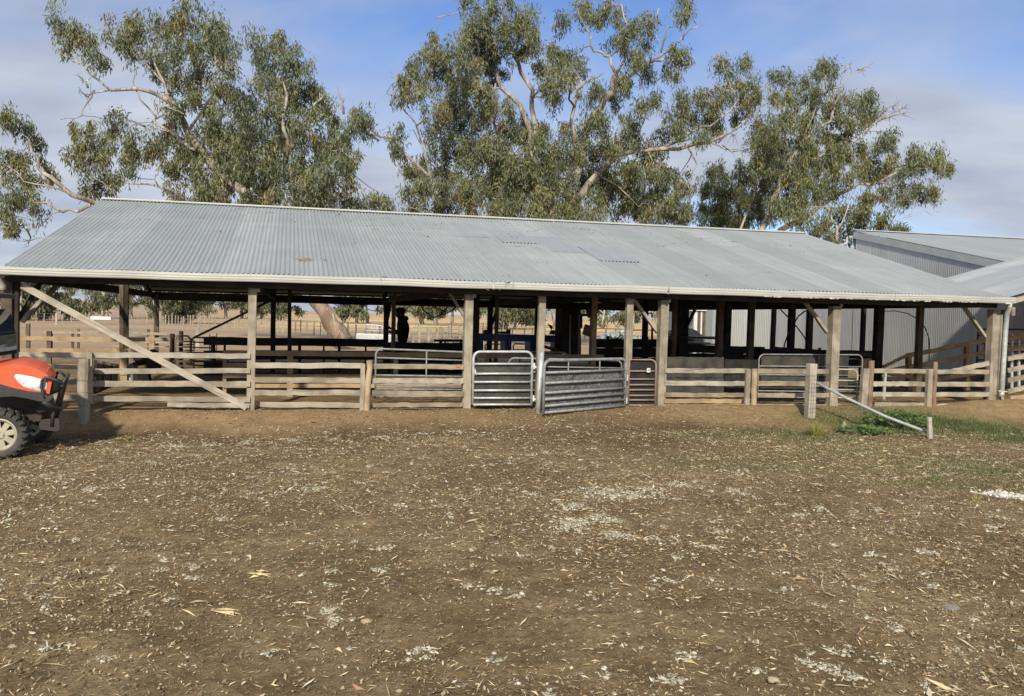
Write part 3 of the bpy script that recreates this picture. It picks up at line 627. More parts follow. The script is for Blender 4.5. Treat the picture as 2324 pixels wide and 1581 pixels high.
# ------------------------------------------------------------------ pipe gates
def gate(label,pl,pr,zl,zr,rails,mat,r=.021,panel=None,pt=.01,verts=(),round_l=True,round_r=True,cat='gate',group=None,name='pipe_gate',prange=None,pm=None):
    """pl, pr: ground plan end points; zl=(bottom, top) heights at left; rails: fractions from the bottom"""
    pl=np.array([pl[0],pl[1],0.]);pr=np.array([pr[0],pr[1],0.]);t=thing(name,label,cat,(pl+pr)/2,group)
    A=lambda f,g:pl*(1-f)+pr*f+Z3*((zl[0]*(1-f)+zr[0]*f)*(1-g)+(zl[1]*(1-f)+zr[1]*f)*g)
    Lg=np.linalg.norm(pr-pl);cr_=.11/Lg;ch=.11/(zl[1]-zl[0]);pts=[A(0,0)]
    if round_l: pts+=[A(0,1-ch)]+[A(cr_*(1-math.cos(q)),1-ch+ch*math.sin(q)) for q in (.4,.8,1.2)]+[A(cr_,1)]
    else: pts+=[A(0,1)]
    if round_r: pts+=[A(1-cr_,1)]+[A(1-cr_+cr_*math.sin(q),1-ch+ch*math.cos(q)) for q in (.4,.8,1.2)]+[A(1,1-ch)]
    else: pts+=[A(1,1)]
    pts+=[A(1,0)];m_=MB();m_.tube(pts,r,9);m_.build('frame',mat,t,True)
    for g in rails:
        m_=MB();m_.tube([A(.005,g),A(.5,g+random.uniform(-.004,.004)),A(.995,g)],r*.86,8);m_.build('rail',mat,t,True)
    for f_ in verts:
        m_=MB();m_.tube([A(f_,0),A(f_,1)],r*.8,6);m_.build('upright',mat,t,True)
    if panel:
        g0,g1,f0,f1=panel if len(panel)==4 else (*panel,.02,.98)
        n_=np.cross(pr-pl,Z3);n_/=np.linalg.norm(n_);n_=n_ if n_@V3>0 else -n_
        m_=MB();nx,nz=14,6;vs=[];fs=[]
        for i in range(nx+1):
            for j in range(nz+1):
                q=A(f0+(f1-f0)*i/nx,g0+(g1-g0)*j/nz)+n_*(r+.006+random.uniform(0,.010));vs.append(q)
        k=len(vs);vs+=[q+n_*.01 for q in vs[:k]]
        for i in range(nx):
            for j in range(nz):
                a_=i*(nz+1)+j;fs.append((a_,a_+nz+1,a_+nz+2,a_+1));fs.append((k+a_,k+a_+1,k+a_+nz+2,k+a_+nz+1))
        m_.add(vs,fs);m_.build('panel',pm or M['mud_rubber'],t,True)
    return t,A
def pl_(x,b): q=S(x,800,b);return (q[0],q[1])
zz=lambda x,y,b:float(S(x,y,b)[2])
fr=lambda y,yb,yt:(yb-y)/(yb-yt)
g1,A_=gate('white-grey pipe gate with a black rubber panel, hung left of the galvanised pipe post',pl_(1075,-.16),pl_(1208.5,-.16),(zz(1075,919,-.16),zz(1075,799,-.16)),(zz(1208,919,-.16),zz(1208,799,-.16)),
   [fr(y,919,799) for y in (826.7,849,867.7,886.6,904)]+[.0],M['galv'],.023,(.01,.77))
for g in (.12,.73):
    m_=MB();c=A_(1.035,g);m_.tube([c-Z3*.05,c+Z3*.05],.018,8);m_.beam(A_(1,g),A_(1.07,g-.02),.03,.03);m_.build('hinge',M['white'],g1)
m_=MB();c=A_(.035,.60);m_.tube([c+Z3*.07-U3*.02,c+Z3*.02,c-Z3*.03+U3*.02,c+U3*.045-Z3*.01],.014,7);m_.build('latch',M['white'],g1)
g2,A_=gate('large dented grey pipe gate with scuffed rubber sheet, swung slightly forward in the middle',pl_(1236,-.86),pl_(1421,-.2),(zz(1233,940,-.86),zz(1233,819,-.86)),(zz(1420,923,-.2),zz(1420,815,-.2)),
   [.02,.125+.02,.27,.39,.575,.77],M['galv_dull'],.026,(.03,.76,.03,.97),pm=M['scuffed'])
for g in (.12,.60):
    m_=MB();c=A_(1.02,g);m_.tube([c-Z3*.05,c+Z3*.05],.018,8);m_.build('hinge',M['white'],g2)
mb=MB();q=S(1222,826,-.55);mb.tube([S(1229.5,800,-.5)*1.0,S(1224,880,-.5),S(1221,948,-.5)],.042,12)
pp=mb.build('gate_post',M['galv'],smooth=True);tag(pp,'galvanised steel pipe gate post between the two front gates','post')
g3,A_=gate('narrow rusty pipe gate with a small white tag, left of the stained thick post',pl_(1429,-.10),pl_(1490,-.10),(zz(1430,921,-.1),zz(1430,817,-.1)),(zz(1490,921,-.1),zz(1490,817,-.1)),
   [.005,.12,.22,.34,.45,.575,.75],M['rust_pipe'],.018,(.02,.98),verts=(),round_l=False,pm=M['black_rubber'])
m_=MB();c=S(1472,841,-.13);m_.beam(c-U3*.032,c+U3*.032,.006,.075);m_.build('tag',M['white'],g3)
m_=MB();c=S(1472.5,840.5,-.14);m_.beam(c-U3*.012,c+U3*.014,.004,.012);m_.beam(c+U3*.010-Z3*.014,c+U3*.010+Z3*.016,.004,.010,up=V3);m_.build('tag_mark',M['black_rubber'],g3)
# gates inside
gate('galvanised pipe gate standing behind the red-marked fence section',pl_(853,.9),pl_(1085,.9),(zz(853,905,.9),zz(853,792,.9)),(zz(1085,905,.9),zz(1085,801,.9)),[.03,.19,.27,.47,.82],M['galv_dull'],.018,verts=(.49,))
gate('dull pipe gate with a round corner behind the white-grey gate',pl_(1155,1.0),pl_(1412,1.0),(zz(1155,905,1.),zz(1155,813,1.)),(zz(1412,905,1.),zz(1412,819,1.)),[.2,.45,.66,.80],M['galv_dull'],.017,(.02,.8),verts=(.28,.52,.8),pm=M['black_rubber'])
gate('low brown pipe gate behind the large dented gate',pl_(1180,2.6),pl_(1290,2.6),(zz(1180,860,2.6),zz(1180,798,2.6)),(zz(1290,860,2.6),zz(1290,801,2.6)),[.3,.6],M['rust_pipe'],.018)
gate('long pipe gate with black panel behind the wire-wrapped post',pl_(1723,.9),pl_(1958,.9),(zz(1723,915,.9),zz(1723,805,.9)),(zz(1958,918,.9),zz(1958,806,.9)),[.12,.25,.36,.58,.76],M['galv_dull'],.014,(.30,.98,.03,.87),verts=(.57,),pm=M['mud_rubber'])
gate('small cream pipe gate between the thick corner-side post and the split posts',pl_(1880,.3),pl_(1948,.3),(zz(1880,928,.3),zz(1880,838,.3)),(zz(1948,928,.3),zz(1948,840,.3)),[.10,.28,.48,.72],M['cream_pipe'],.018,round_l=False)
gate('dark pipe gate at the top of the timber ramp, behind the corner post',pl_(2218,3.4),pl_(2330,3.4),(zz(2218,835,3.4),zz(2218,748,3.4)),(zz(2310,835,3.4),zz(2310,748,3.4)),[.2,.42,.63,.84],M['black_steel'],.022)
gate('first of two brown pipe gates in the far left yard',pl_(386,10),pl_(440,10.3),(zz(386,838,10),zz(386,770,10)),(zz(440,838,10),zz(440,770,10)),[.15,.35,.6,.8],M['rust_pipe'],.022,group='brown pipe gates in the left yard')
gate('second of two brown pipe gates in the far left yard, beside the dark thick post',pl_(398,9),pl_(432,9),(zz(398,826,9),zz(398,763,9)),(zz(432,826,9),zz(432,763,9)),[.2,.4,.6,.8],M['rust_pipe'],.022,group='brown pipe gates in the left yard')
gate('rusty drafting gate running behind the diagonal brace',pl_(434,9.5),pl_(480,9.5),(zz(434,826,9.5),zz(434,766,9.5)),(zz(480,826,9.5),zz(480,768,9.5)),[.2,.42,.62,.82],M['black_steel'],.020)
for x,yt,yb,w_,b,lb in ((391,758,835,11,9.3,'rust-brown round bollard post in the left yard, left of the darker one'),(411,752,828,10,9.8,'tall black round post in the left yard, between the two brown gates'),(484,764,836,11,8.8,'square black steel post beside the dark drafting race'),(476,760,790,2,8.9,'thin upright black pin on the drafting race'),(492,757,790,2,8.9,'thin upright black rod right of the pin on the drafting race')):
    o=fpost(None,x,yt,x,yb,w_,b=b,mat=M['black_steel'],rnd=True,name='yard_post');tag(o,lb,'post')
# ------------------------------------------------------------------ inner pens
def planks(label,x0,x1,rows,b,mat,th=.03,posts=(),pm=None,name='pen_fence',group=None,cat='fence'):
    q=S((x0+x1)/2,820,b);q[2]=0;t=thing(name,label,cat,q,group)
    for r_ in rows:
        if len(r_)==4: rail(t,x0,r_[0],r_[1],x1,r_[2],r_[3],b=b,mat=mat,th=th,name='board')
        else: rail(t,r_[0],r_[1],r_[2],r_[3],r_[4],r_[5],b=b,mat=mat,th=th,name='board')
    for x,yt,yb,w_ in posts: fpost(t,x,yt,x,yb,w_,b=b+.05,mat=pm or mat,name='pen_post')
    return t
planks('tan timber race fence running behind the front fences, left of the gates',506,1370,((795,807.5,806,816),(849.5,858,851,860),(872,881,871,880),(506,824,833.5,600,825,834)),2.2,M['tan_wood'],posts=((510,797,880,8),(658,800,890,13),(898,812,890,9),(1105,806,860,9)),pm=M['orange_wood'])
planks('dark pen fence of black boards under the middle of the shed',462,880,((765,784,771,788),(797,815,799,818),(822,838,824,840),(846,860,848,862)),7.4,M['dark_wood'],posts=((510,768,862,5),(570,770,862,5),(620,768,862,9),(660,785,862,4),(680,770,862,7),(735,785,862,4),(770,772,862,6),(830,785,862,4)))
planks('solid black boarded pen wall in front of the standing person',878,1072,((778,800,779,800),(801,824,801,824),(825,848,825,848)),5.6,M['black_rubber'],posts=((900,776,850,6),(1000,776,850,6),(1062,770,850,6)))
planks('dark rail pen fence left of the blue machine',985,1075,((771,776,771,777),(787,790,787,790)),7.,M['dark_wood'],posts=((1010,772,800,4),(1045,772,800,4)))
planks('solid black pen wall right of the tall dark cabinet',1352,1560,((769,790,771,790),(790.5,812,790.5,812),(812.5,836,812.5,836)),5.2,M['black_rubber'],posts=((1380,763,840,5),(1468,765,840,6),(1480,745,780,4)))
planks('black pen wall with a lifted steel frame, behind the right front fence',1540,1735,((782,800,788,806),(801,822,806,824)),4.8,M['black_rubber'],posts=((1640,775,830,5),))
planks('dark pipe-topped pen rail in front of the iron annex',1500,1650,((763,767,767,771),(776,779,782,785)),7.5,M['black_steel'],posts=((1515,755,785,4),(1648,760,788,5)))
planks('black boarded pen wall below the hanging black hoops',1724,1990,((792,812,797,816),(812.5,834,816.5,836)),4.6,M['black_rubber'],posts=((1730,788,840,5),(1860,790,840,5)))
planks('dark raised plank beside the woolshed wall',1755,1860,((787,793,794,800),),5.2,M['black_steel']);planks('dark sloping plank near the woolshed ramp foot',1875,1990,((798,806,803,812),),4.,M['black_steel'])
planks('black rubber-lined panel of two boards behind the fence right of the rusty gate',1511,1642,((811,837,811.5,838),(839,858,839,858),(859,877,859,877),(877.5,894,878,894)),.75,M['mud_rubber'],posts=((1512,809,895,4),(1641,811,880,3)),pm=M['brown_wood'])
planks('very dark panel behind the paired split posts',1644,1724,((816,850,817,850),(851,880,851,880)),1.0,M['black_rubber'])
planks('old timber yard fence outside the left end of the shed',35,330,((764,773,766,776),(791,801,792,802)),4.6,M['tan_wood'],posts=((64,735,815,8),(112,752,810,10)),pm=M['brown_wood'])
planks('lower tan yard rails seen just above the orange hood',40,200,((826,834,828,836),),2.2,M['tan_wood'])
planks('weathered back fence of the left yard',100,380,((752,757,756,762),(764,767,768,771),(772,776,776,780)),13.5,M['grey_wood'],posts=((116,752,800,6),(165,752,800,5),(178,748,790,5),(337,748,800,5)),pm=M['brown_wood'])
planks('rusty pipe rail across the left yard paddock gate',240,400,((765,774,768,776),(784,787,786,789)),11.,M['grey_wood'],posts=((345,762,812,12),),pm=M['tan_wood'])
planks('low grey board pen in the far left yard',560,1060,((795,799,798,802),(806,809,808,811)),11.,M['grey_wood'])
planks('low brown board pen behind the left front fence',300,520,((818,823,818,823),(828,832,828,832)),9.,M['brown_wood'])
# dark slatted hurdle leaning behind the left front fence, chute and bucket
t=thing('slatted_hurdle','dark slatted hurdle leaning behind the left front fence','hurdle',S(240,880,.7)*[1,1,0])
for k in range(9):
    x=214+k*6.2;m_=MB();m_.beam(S(x+3,818+k*1.2,.5+k*.1),S(x-1,892-k*3,.5+k*.1),.045,.02,up=V3);m_.build('slat',M['brown_wood' if k%3 else 'dark_wood'],t)
m_=MB();m_.beam(S(214,840,.55),S(265,838,1.3),.03,.08);m_.build('crossbar',M['dark_wood'],t)
m_=MB();m_.beam(S(214,893,.55),S(265,872,1.4),.03,.03);m_.build('crossbar',M['dark_wood'],t)
t=thing('loading_chute','dark timber loading chute beside the white bucket, under the left of the shed','chute',S(320,870,5)*[1,1,0])
for p_ in (((300,812),(340,795),(352,800),(360,842),(340,838),(325,848),(312,830)),((296,826),(330,812),(336,870),(318,862),(300,872),(292,850))):
    m_=MB();m_.poly([S(x,y,5) for x,y in p_],V3*.5);m_.build('side_panel',M['dark_wood'],t)
m_=MB();m_.beam(S(322,830,4.9),S(330,872,4.9),.16,.03,up=V3);m_.build('ramp_board',M['tan_wood'],t)
m_=MB();m_.beam(S(281,795,4.2),S(281,885,4.2),.13,.1,up=V3);m_.beam(S(272,845,4.15),S(291,844,4.15),.04,.12);m_.build('tan_upright',M['tan_wood'],t)
q=S(297,872,4.3);t=thing('plastic_drum','white plastic drum with a blue-grey lid, behind the left front fence','drum',q)
m_=MB();hh=45*(Fw@(q-CAM))/FPX;rr=9*(Fw@(q-CAM))/FPX;m_.tube([q,q+Z3*hh*.75,q+Z3*hh*.8],[rr,rr,rr*.8],14);m_.build('drum',M['white'],t,True);m_=MB();m_.tube([q+Z3*hh*.8,q+Z3*hh],[rr*.9,rr*.6],14);m_.build('lid',M['blue_pipe'],t,True)
m_=MB();q=S(283,883,4.0);m_.box(q,.09,.06,.05);tag(m_.build('red_tin',M['red'],bevel=.01),'small red tin on the ground by the white drum','tin')
# ------------------------------------------------------------------ blue sheep handler and cabinet
def sb_(par,name,pts,b,th,mat):
    m_=MB();m_.poly([S(x,y,b) for x,y in pts],V3*th);return m_.build(name,mat,par,bevel=.004)
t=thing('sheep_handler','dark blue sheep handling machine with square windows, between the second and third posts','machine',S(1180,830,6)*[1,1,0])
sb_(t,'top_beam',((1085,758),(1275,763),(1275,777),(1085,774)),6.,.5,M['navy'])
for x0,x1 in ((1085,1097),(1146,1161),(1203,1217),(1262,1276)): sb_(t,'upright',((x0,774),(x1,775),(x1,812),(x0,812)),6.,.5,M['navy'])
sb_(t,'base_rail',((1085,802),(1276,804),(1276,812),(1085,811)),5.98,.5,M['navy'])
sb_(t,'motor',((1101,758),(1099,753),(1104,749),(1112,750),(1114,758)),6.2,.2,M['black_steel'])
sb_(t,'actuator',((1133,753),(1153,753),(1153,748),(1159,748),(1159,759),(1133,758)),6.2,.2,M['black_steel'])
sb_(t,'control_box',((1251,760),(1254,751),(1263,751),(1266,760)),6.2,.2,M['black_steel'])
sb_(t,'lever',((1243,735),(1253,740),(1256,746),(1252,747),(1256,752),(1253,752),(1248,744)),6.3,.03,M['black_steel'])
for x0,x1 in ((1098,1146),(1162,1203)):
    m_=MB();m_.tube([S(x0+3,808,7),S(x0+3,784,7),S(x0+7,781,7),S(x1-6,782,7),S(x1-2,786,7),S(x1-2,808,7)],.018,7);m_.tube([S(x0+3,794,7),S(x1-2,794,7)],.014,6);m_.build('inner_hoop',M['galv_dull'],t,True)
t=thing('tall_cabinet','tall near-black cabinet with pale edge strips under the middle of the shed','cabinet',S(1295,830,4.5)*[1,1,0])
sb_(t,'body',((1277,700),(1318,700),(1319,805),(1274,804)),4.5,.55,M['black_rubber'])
sb_(t,'edge_strip',((1294,715),(1296,715),(1295,806),(1291,806)),4.48,.02,M['galv_dull']);sb_(t,'edge_strip',((1313,715),(1316,715),(1315,807),(1312,807)),4.48,.02,M['galv_dull'])
sb_(t,'bracket',((1318,712),(1336,713),(1336,718),(1322,719),(1322,745),(1318,745)),4.6,.05,M['black_steel'])
sb_(t,'bracket',((1330,700),(1345,700),(1345,722),(1335,722)),4.8,.05,M['black_steel'])
m_=MB();m_.tube([S(x,y,4.4) for x,y in ((1277,708),(1271,710),(1269,713),(1272,714),(1278,712))],.012,6);m_.build('hose',M['black_poly'],t,True)
o=sb_(None,'hanging_board',((1328,736),(1345,741),(1339,766),(1321,759)),4.2,.015,M['cardboard']);tag(o,'tilted brown board hanging beside the tall dark cabinet','board')
m_=MB();m_.beam(S(1228,785,5.),S(1300,806,5.),.8,.04);o=m_.build('sloping_tray',M['brown_wood']);tag(o,'sloping brown tray leading to the tall dark cabinet','tray')
for x0,x1 in ((1325,1330),):
    m_=MB();m_.tube([S(x,y,4.8) for x,y in ((1330,720),(1332,705),(1336,700))],.01,5);o=m_.build('dangling_cord',M['black_poly']);tag(o,'short dangling cord right of the tall dark cabinet','cord')
# hoops
mb=MB();mb.tube([S(x,y,5.2) for x,y in ((2000,708),(2030,706),(2060,712),(2085,726),(2100,745),(2108,768),(2109,800),(2108,830))],.014,7);mb.tube([S(x,y,5.) for x,y in ((1809,705),(1836,734),(1862,772))],.016,7) if 0 else None
tag(mb.build('poly_pipe_hoop',M['black_poly'],smooth=True),'large black plastic pipe hoop in front of the corrugated woolshed wall','pipe hoop')
mb=MB();mb.tube([S(x,y,4.8) for x,y in ((1777,803),(1781,780),(1790,755),(1802,735),(1812,718),(1825,708),(1842,701))],.018,7);mb.tube([S(x,y,4.8) for x,y in ((1772,704),(1790,722),(1808,742),(1825,765),(1837,790),(1840,812))],.016,7)
tag(mb.build('crossed_poly_pipes',M['black_poly'],smooth=True),'two crossed curving black pipes, left of the big hoop','pipe')
# ------------------------------------------------------------------ timber ramp
t=thing('timber_ramp','tan timber ramp rails climbing to the right towards the woolshed','ramp',S(2130,860,3.)*[1,1,0])
for x0,t0,b0,x1,t1,b1,b in ((2004,831,837,2060,802,810,3.),(2060,803,812,2340,748,759,3.),(2004,842,848,2060,828,836,3.05),(2061,830,840,2222,798,808,3.),(2222,798,808,2340,776,786,3.),(2004,843,850,2060,851,860,2.9),(2060,852,861,2110,845,853,2.9),(2126,856,868,2244,838,846,2.9),(2006,867,875,2060,869,876,2.9),(2060,875,882,2110,862,869,2.9)):
    rail(t,x0,t0,b0,x1,t1,b1,b=b,mat=M['tan_wood'],name='rail')
for x,yt,yb in ((2062,804,872),(2087,799,880),(2194,781,872),(2240,770,870)): fpost(t,x,yt,x,yb,10,b=3.1,mat=M['tan_wood'],name='ramp_post')
m_=MB();m_.beam(S(2070,885,3.8),W(18.9,3.8,.75),1.2,.08);m_.build('ramp_deck',M['brown_wood'],t)
fpost(t,2010,840,2004,925,5,b=1.0,mat=M['galv'],name='steel_upright')
fpost(t,1960,815,1962,905,12,b=2.2,mat=M['tan_wood'],name='ramp_post')
# tan block end and boards at far right
t=thing('loading_race','narrow tan board race at the right edge, behind the sloping fence','race',S(2300,860,3.)*[1,1,0])
for y in (765,790,810): rail(t,2285,y,y+9,2350,y-6,y+3,b=2.2,mat=M['tan_wood'],name='board')
for x in (2296,2312): fpost(t,x,760,x,868,5,b=2.3,mat=M['galv'],name='upright')
# ------------------------------------------------------------------ things behind the shed
m_=MB();q0=at_depth(812,765,34);q1=at_depth(895,769,34);m_.beam(q0,q1,.8,.28);o=m_.build('water_trough',M['galv'],bevel=.02);tag(o,'long pale metal trough behind the leaning gum trunk','trough')
m_=MB();c=at_depth(1412,772,36);
for k in range(70):
    a_=random.uniform(-1,1);h_=(1-a_*a_)*.62
    m_.lump((c[0]+a_*1.15,c[1]+random.uniform(-.5,.5),c[2]-.25+random.uniform(.0,h_)),.22,.25,.13,.35)
m,t_,p=new_mat('blue_green_netting');v=wpos(t_)
cc_=mixc(t_,ramp(t_,noise(t_,v,4.5,3,.6,1.),[(.44,0.),(.50,1.)]),(.10,.20,.36),(.33,.36,.26));cc_=mixc(t_,ramp(t_,noise(t_,v,7.,3,.6,1.),[(.58,0.),(.62,1.)]),cc_,(.04,.05,.08));t_.links.new(cc_,p.inputs['Base Color'])
o=m_.build('netting_pile',m);tag(o,'heap of blue and green netting behind the shed, between the third and fourth gate posts','heap')
m_=MB();c=at_depth(1550,770,33);m_.lump((c[0],c[1],c[2]-.05),.75,.7,.5,.03,3);o=m_.build('round_tank_lid',M['black_rubber'],smooth=True);tag(o,'black domed tank top behind the shed, left of the iron annex','tank')
m_=MB();m_.beam(at_depth(1500,764,30),at_depth(1640,768,30),.4,.10);o=m_.build('pale_pipe_stack',M['galv']);tag(o,'pale pipes lying behind the pens, left of the iron annex','pipes')
m_=MB();m_.beam(at_depth(1500,775,28),at_depth(1610,780,28),.3,.06);m_.tube([at_depth(1510,758,30),at_depth(1511,772,30)],.05,8);o=m_.build('white_rail',M['white']);tag(o,'white rail and stub post below the pale pipes','rail')
# distant paddock fences with pale posts
def farfence(label,p,q,n,h,spread=.15,mat='pale_wood',w=.09,wires=3):
    t=thing('wire_fence',label,'fence',(np.array(p)+np.array(q))/2,'wire paddock fences behind the shed');tops=[]
    for k in range(n):
        f_=k/(n-1);c=np.array(p)*(1-f_)+np.array(q)*f_;c=np.array([c[0]+random.uniform(-.1,.1),c[1]+random.uniform(-.1,.1),float(gheight(c[0],c[1]))])
        hh=h*random.uniform(1-spread,1+spread)
        m_=MB();m_.beam(c-Z3*.1,c+Z3*hh+np.array([random.gauss(0,.03),0,0]),w*random.uniform(.7,1.2),w,up=V3);m_.build('fence_post',M[mat],t);tops.append(c)
    for g in np.linspace(.35,1,wires):
        m_=MB();m_.tube([c+Z3*h*g*.95 for c in tops],.012,3,False);m_.build('fence_wire',M['cord'],t)
gp=lambda x,y:ground(x,y,0.)
farfence('long wire fence of pale split posts crossing the paddock at mid distance',gp(375,737),gp(905,776),46,.95,.2,'grey_wood')
farfence('second far wire fence of thin pale posts behind the long one',gp(430,728),gp(1190,752),60,.9,.2,'grey_wood',w=.06)
farfence('short run of white paddock gate and posts far left',gp(80,733),gp(372,737),16,.9,.2,'grey_wood',w=.08)
farfence('broken yard fence of mixed stumps right of the standing person',gp(935,790),gp(1075,788),9,1.0,.35,'grey_wood',.13)
farfence('thin paddock fence right of the standing person',gp(930,765),gp(1420,775),22,.85,.25,w=.06)
for x,y0,y1,w_,d_,lb in ((449,742,792,8,31,'lone grey post behind the left yard, below the diagonal strut'),(128,712,738,4,75,'pole with a crosspiece far off in the left paddock')):
    m_=MB();m_.beam(at_depth(x,y1,d_),at_depth(x,y0,d_),w_*d_/FPX,w_*d_/FPX,up=V3);o=m_.build('paddock_post',M['pale_wood']);tag(o,lb,'post')
m_=MB();m_.beam(at_depth(208,722,80),at_depth(254,723,80),.5,.28);o=m_.build('concrete_trough',M['white']);tag(o,'low white trough far off in the left paddock','trough')
gate('bent grey pipe gate standing alone in the paddock behind the shed',at_depth(1003,770,32)[:2],at_depth(1047,770,32)[:2],(at_depth(1003,778,32)[2],at_depth(1003,754,32)[2]),(at_depth(1047,780,32)[2],at_depth(1047,758,32)[2]),[.4],M['rust_pipe'],.03,verts=(.3,.6))
gate('pale pipe hurdle left of the standing person in the back paddock',at_depth(828,757,38)[:2],at_depth(868,757,38)[:2],(at_depth(828,757,38)[2],at_depth(828,737,38)[2]),(at_depth(868,757,38)[2],at_depth(868,740,38)[2]),[.3,.6],M['galv'],.03,verts=(.4,.7))
# ------------------------------------------------------------------ gum trees
def leafcloud(centres,radii,nleaf,ll,lw,pal,droop=.75,seed=0):
    """many small hanging leaves; centres (n,3), radii (n,3)"""
    r=np.random.default_rng(seed);n=len(centres);K=nleaf
    # sub-clumps (twig sprays) inside each blob
    c=np.repeat(centres,K,0);R=np.repeat(radii,K,0)
    d=r.normal(size=(n*K,3));d/=np.linalg.norm(d,axis=1,keepdims=True);d*= (r.random((n*K,1))**.45)
    P=c+d*R
    # leaf axis: mostly down, some sideways
    ax=r.normal(size=(n*K,3))*.75;ax[:,2]-=droop*2.2;ax/=np.linalg.norm(ax,axis=1,keepdims=True)
    sd=np.cross(ax,r.normal(size=(n*K,3)));sd/=np.linalg.norm(sd,axis=1,keepdims=True)
    L_=ll*r.uniform(.6,1.35,(n*K,1));W_=lw*r.uniform(.7,1.3,(n*K,1))
    v=np.stack([P,P+ax*L_*.45+sd*W_*.5,P+ax*L_,P+ax*L_*.4-sd*W_*.5],1).reshape(-1,3)
    f=np.arange(n*K*4).reshape(-1,4)
    pal=np.array(pal);bi=r.integers(0,len(pal),n);base=pal[bi][:,None,:]*r.uniform(.85,1.15,(n,1,1))
    col=(base*r.uniform(.45,1.5,(n,K,1))).reshape(-1,3);col=np.repeat(col,4,0)
    return v,f,col
PAL=[(.145,.165,.080),(.170,.185,.085),(.120,.145,.080),(.185,.190,.080),(.140,.160,.100),(.205,.200,.080)]
PALB=PAL*2+[(.22,.18,.09)]
def gumtree(label,D,limbs,blobs,seed,bark='bark',pal=PALB,dens=1.0,ll=.235,lw=.050,base=None,sub=.9,name='gum_tree',group=None,twigs=(),dspread=1.):
    r=np.random.default_rng(seed);random.seed(seed)
    s=D/FPX
    base=np.array(base if base is not None else at_depth(limbs[0][0][0][0],limbs[0][0][0][1],D),float)
    t=thing(name,label,'tree',(base[0],base[1],0),group)
    trunk=MB();limb_=MB();nodes=[]
    for pts,r0,r1 in limbs:
        r0*=.62;r1*=.70
        P=[at_depth(q[0],q[1],D+(q[2] if len(q)>2 else 0)) for q in pts];Q=[]
        for i in range(len(P)-1):     # add wiggle
            k=max(2,int(np.linalg.norm(P[i+1]-P[i])/.7))
            for j in range(k): Q.append(P[i]*(1-j/k)+P[i+1]*j/k+(r.normal(0,.055,3) if (i or j) else 0))
        Q.append(P[-1]);m=len(Q)
        rr=[r0+(r1-r0)*(i/(m-1))**.85 for i in range(m)];(trunk if not nodes else limb_).tube(Q,rr,9 if r0>.15 else 6);nodes+= [(q,w) for q,w in zip(Q,rr)][1:]
    trunk.build('trunk',M['bark_trunk' if D==37 else bark],t,True)
    if limb_.V: limb_.build('limbs',M[bark],t,True)
    NP=np.array([q for q,_ in nodes]);NR=np.array([w for _,w in nodes])
    cen=[];rad=[];br=MB()
    for bl in blobs:
        x,y,rx,ry=bl[:4];dz=bl[4] if len(bl)>4 else r.normal(-.1,1.6*dspread)
        c=at_depth(x,y,D+dz);rw,rh=rx*s*1.16,ry*s*1.12
        ns=max(5,int(rw*rh*12.5*sub*dens))
        d=r.normal(size=(ns,3));d/=np.linalg.norm(d,axis=1,keepdims=True);d*=r.random((ns,1))**.5
        sc=c+d*np.array([rw,max(.8,(rw+rh)/2*1.05),rh])*.92
        # twigs from the closest limb node to some of the sprays
        k=np.argmin(np.linalg.norm(NP-c,axis=1)+NR*0);a=NP[k]
        mid=c+r.normal(0,.2,3);q1=(a+mid)/2+r.normal(0,.22,3)
        w0=min(NR[k]*.7,.018+.012*np.linalg.norm(a-mid))
        br.tube([a,(a+q1)/2+r.normal(0,.08,3),q1,(q1+mid)/2+r.normal(0,.08,3),mid],[w0,w0*.85,w0*.7,w0*.6,w0*.5],5,False)
        for q in sc[:max(3,ns*2//3)]:
            e=(mid*.5+q*.5)+r.normal(0,.12,3);br.tube([mid*.75+q1*.25,e,q],[w0*.45,w0*.3,.006],3,False)
        cen.append(sc);rs=r.uniform(.20,.50,(ns,1));rad.append(np.concatenate([rs,rs,rs*1.4],1))
    for tw in twigs:                                # dead bare twigs
        P=[at_depth(x,y,D) for x,y in tw];br.tube(P,[.05]+[.035]*(len(P)-2)+[.012],4)
        for _ in range(7):
            i=r.integers(1,len(P));a=P[i-1]*.4+P[i]*.6;dd=r.normal(0,.3,3)*[1,.6,1]+(P[i]-P[i-1])*.35;br.tube([a,a+dd*.5+r.normal(0,.06,3),a+dd],[.02,.014,.006],3,False)
    br.build('branches',M[bark],t,True)
    cen=np.concatenate(cen);rad=np.concatenate(rad)
    v,f,col=leafcloud(cen,rad,84,ll,lw,pal,seed=seed)
    off=np.array([base[0],base[1],0]);me=npmesh('foliage',v-off,f,M['leaf'],False,col);link(me,'foliage',t)
    return t
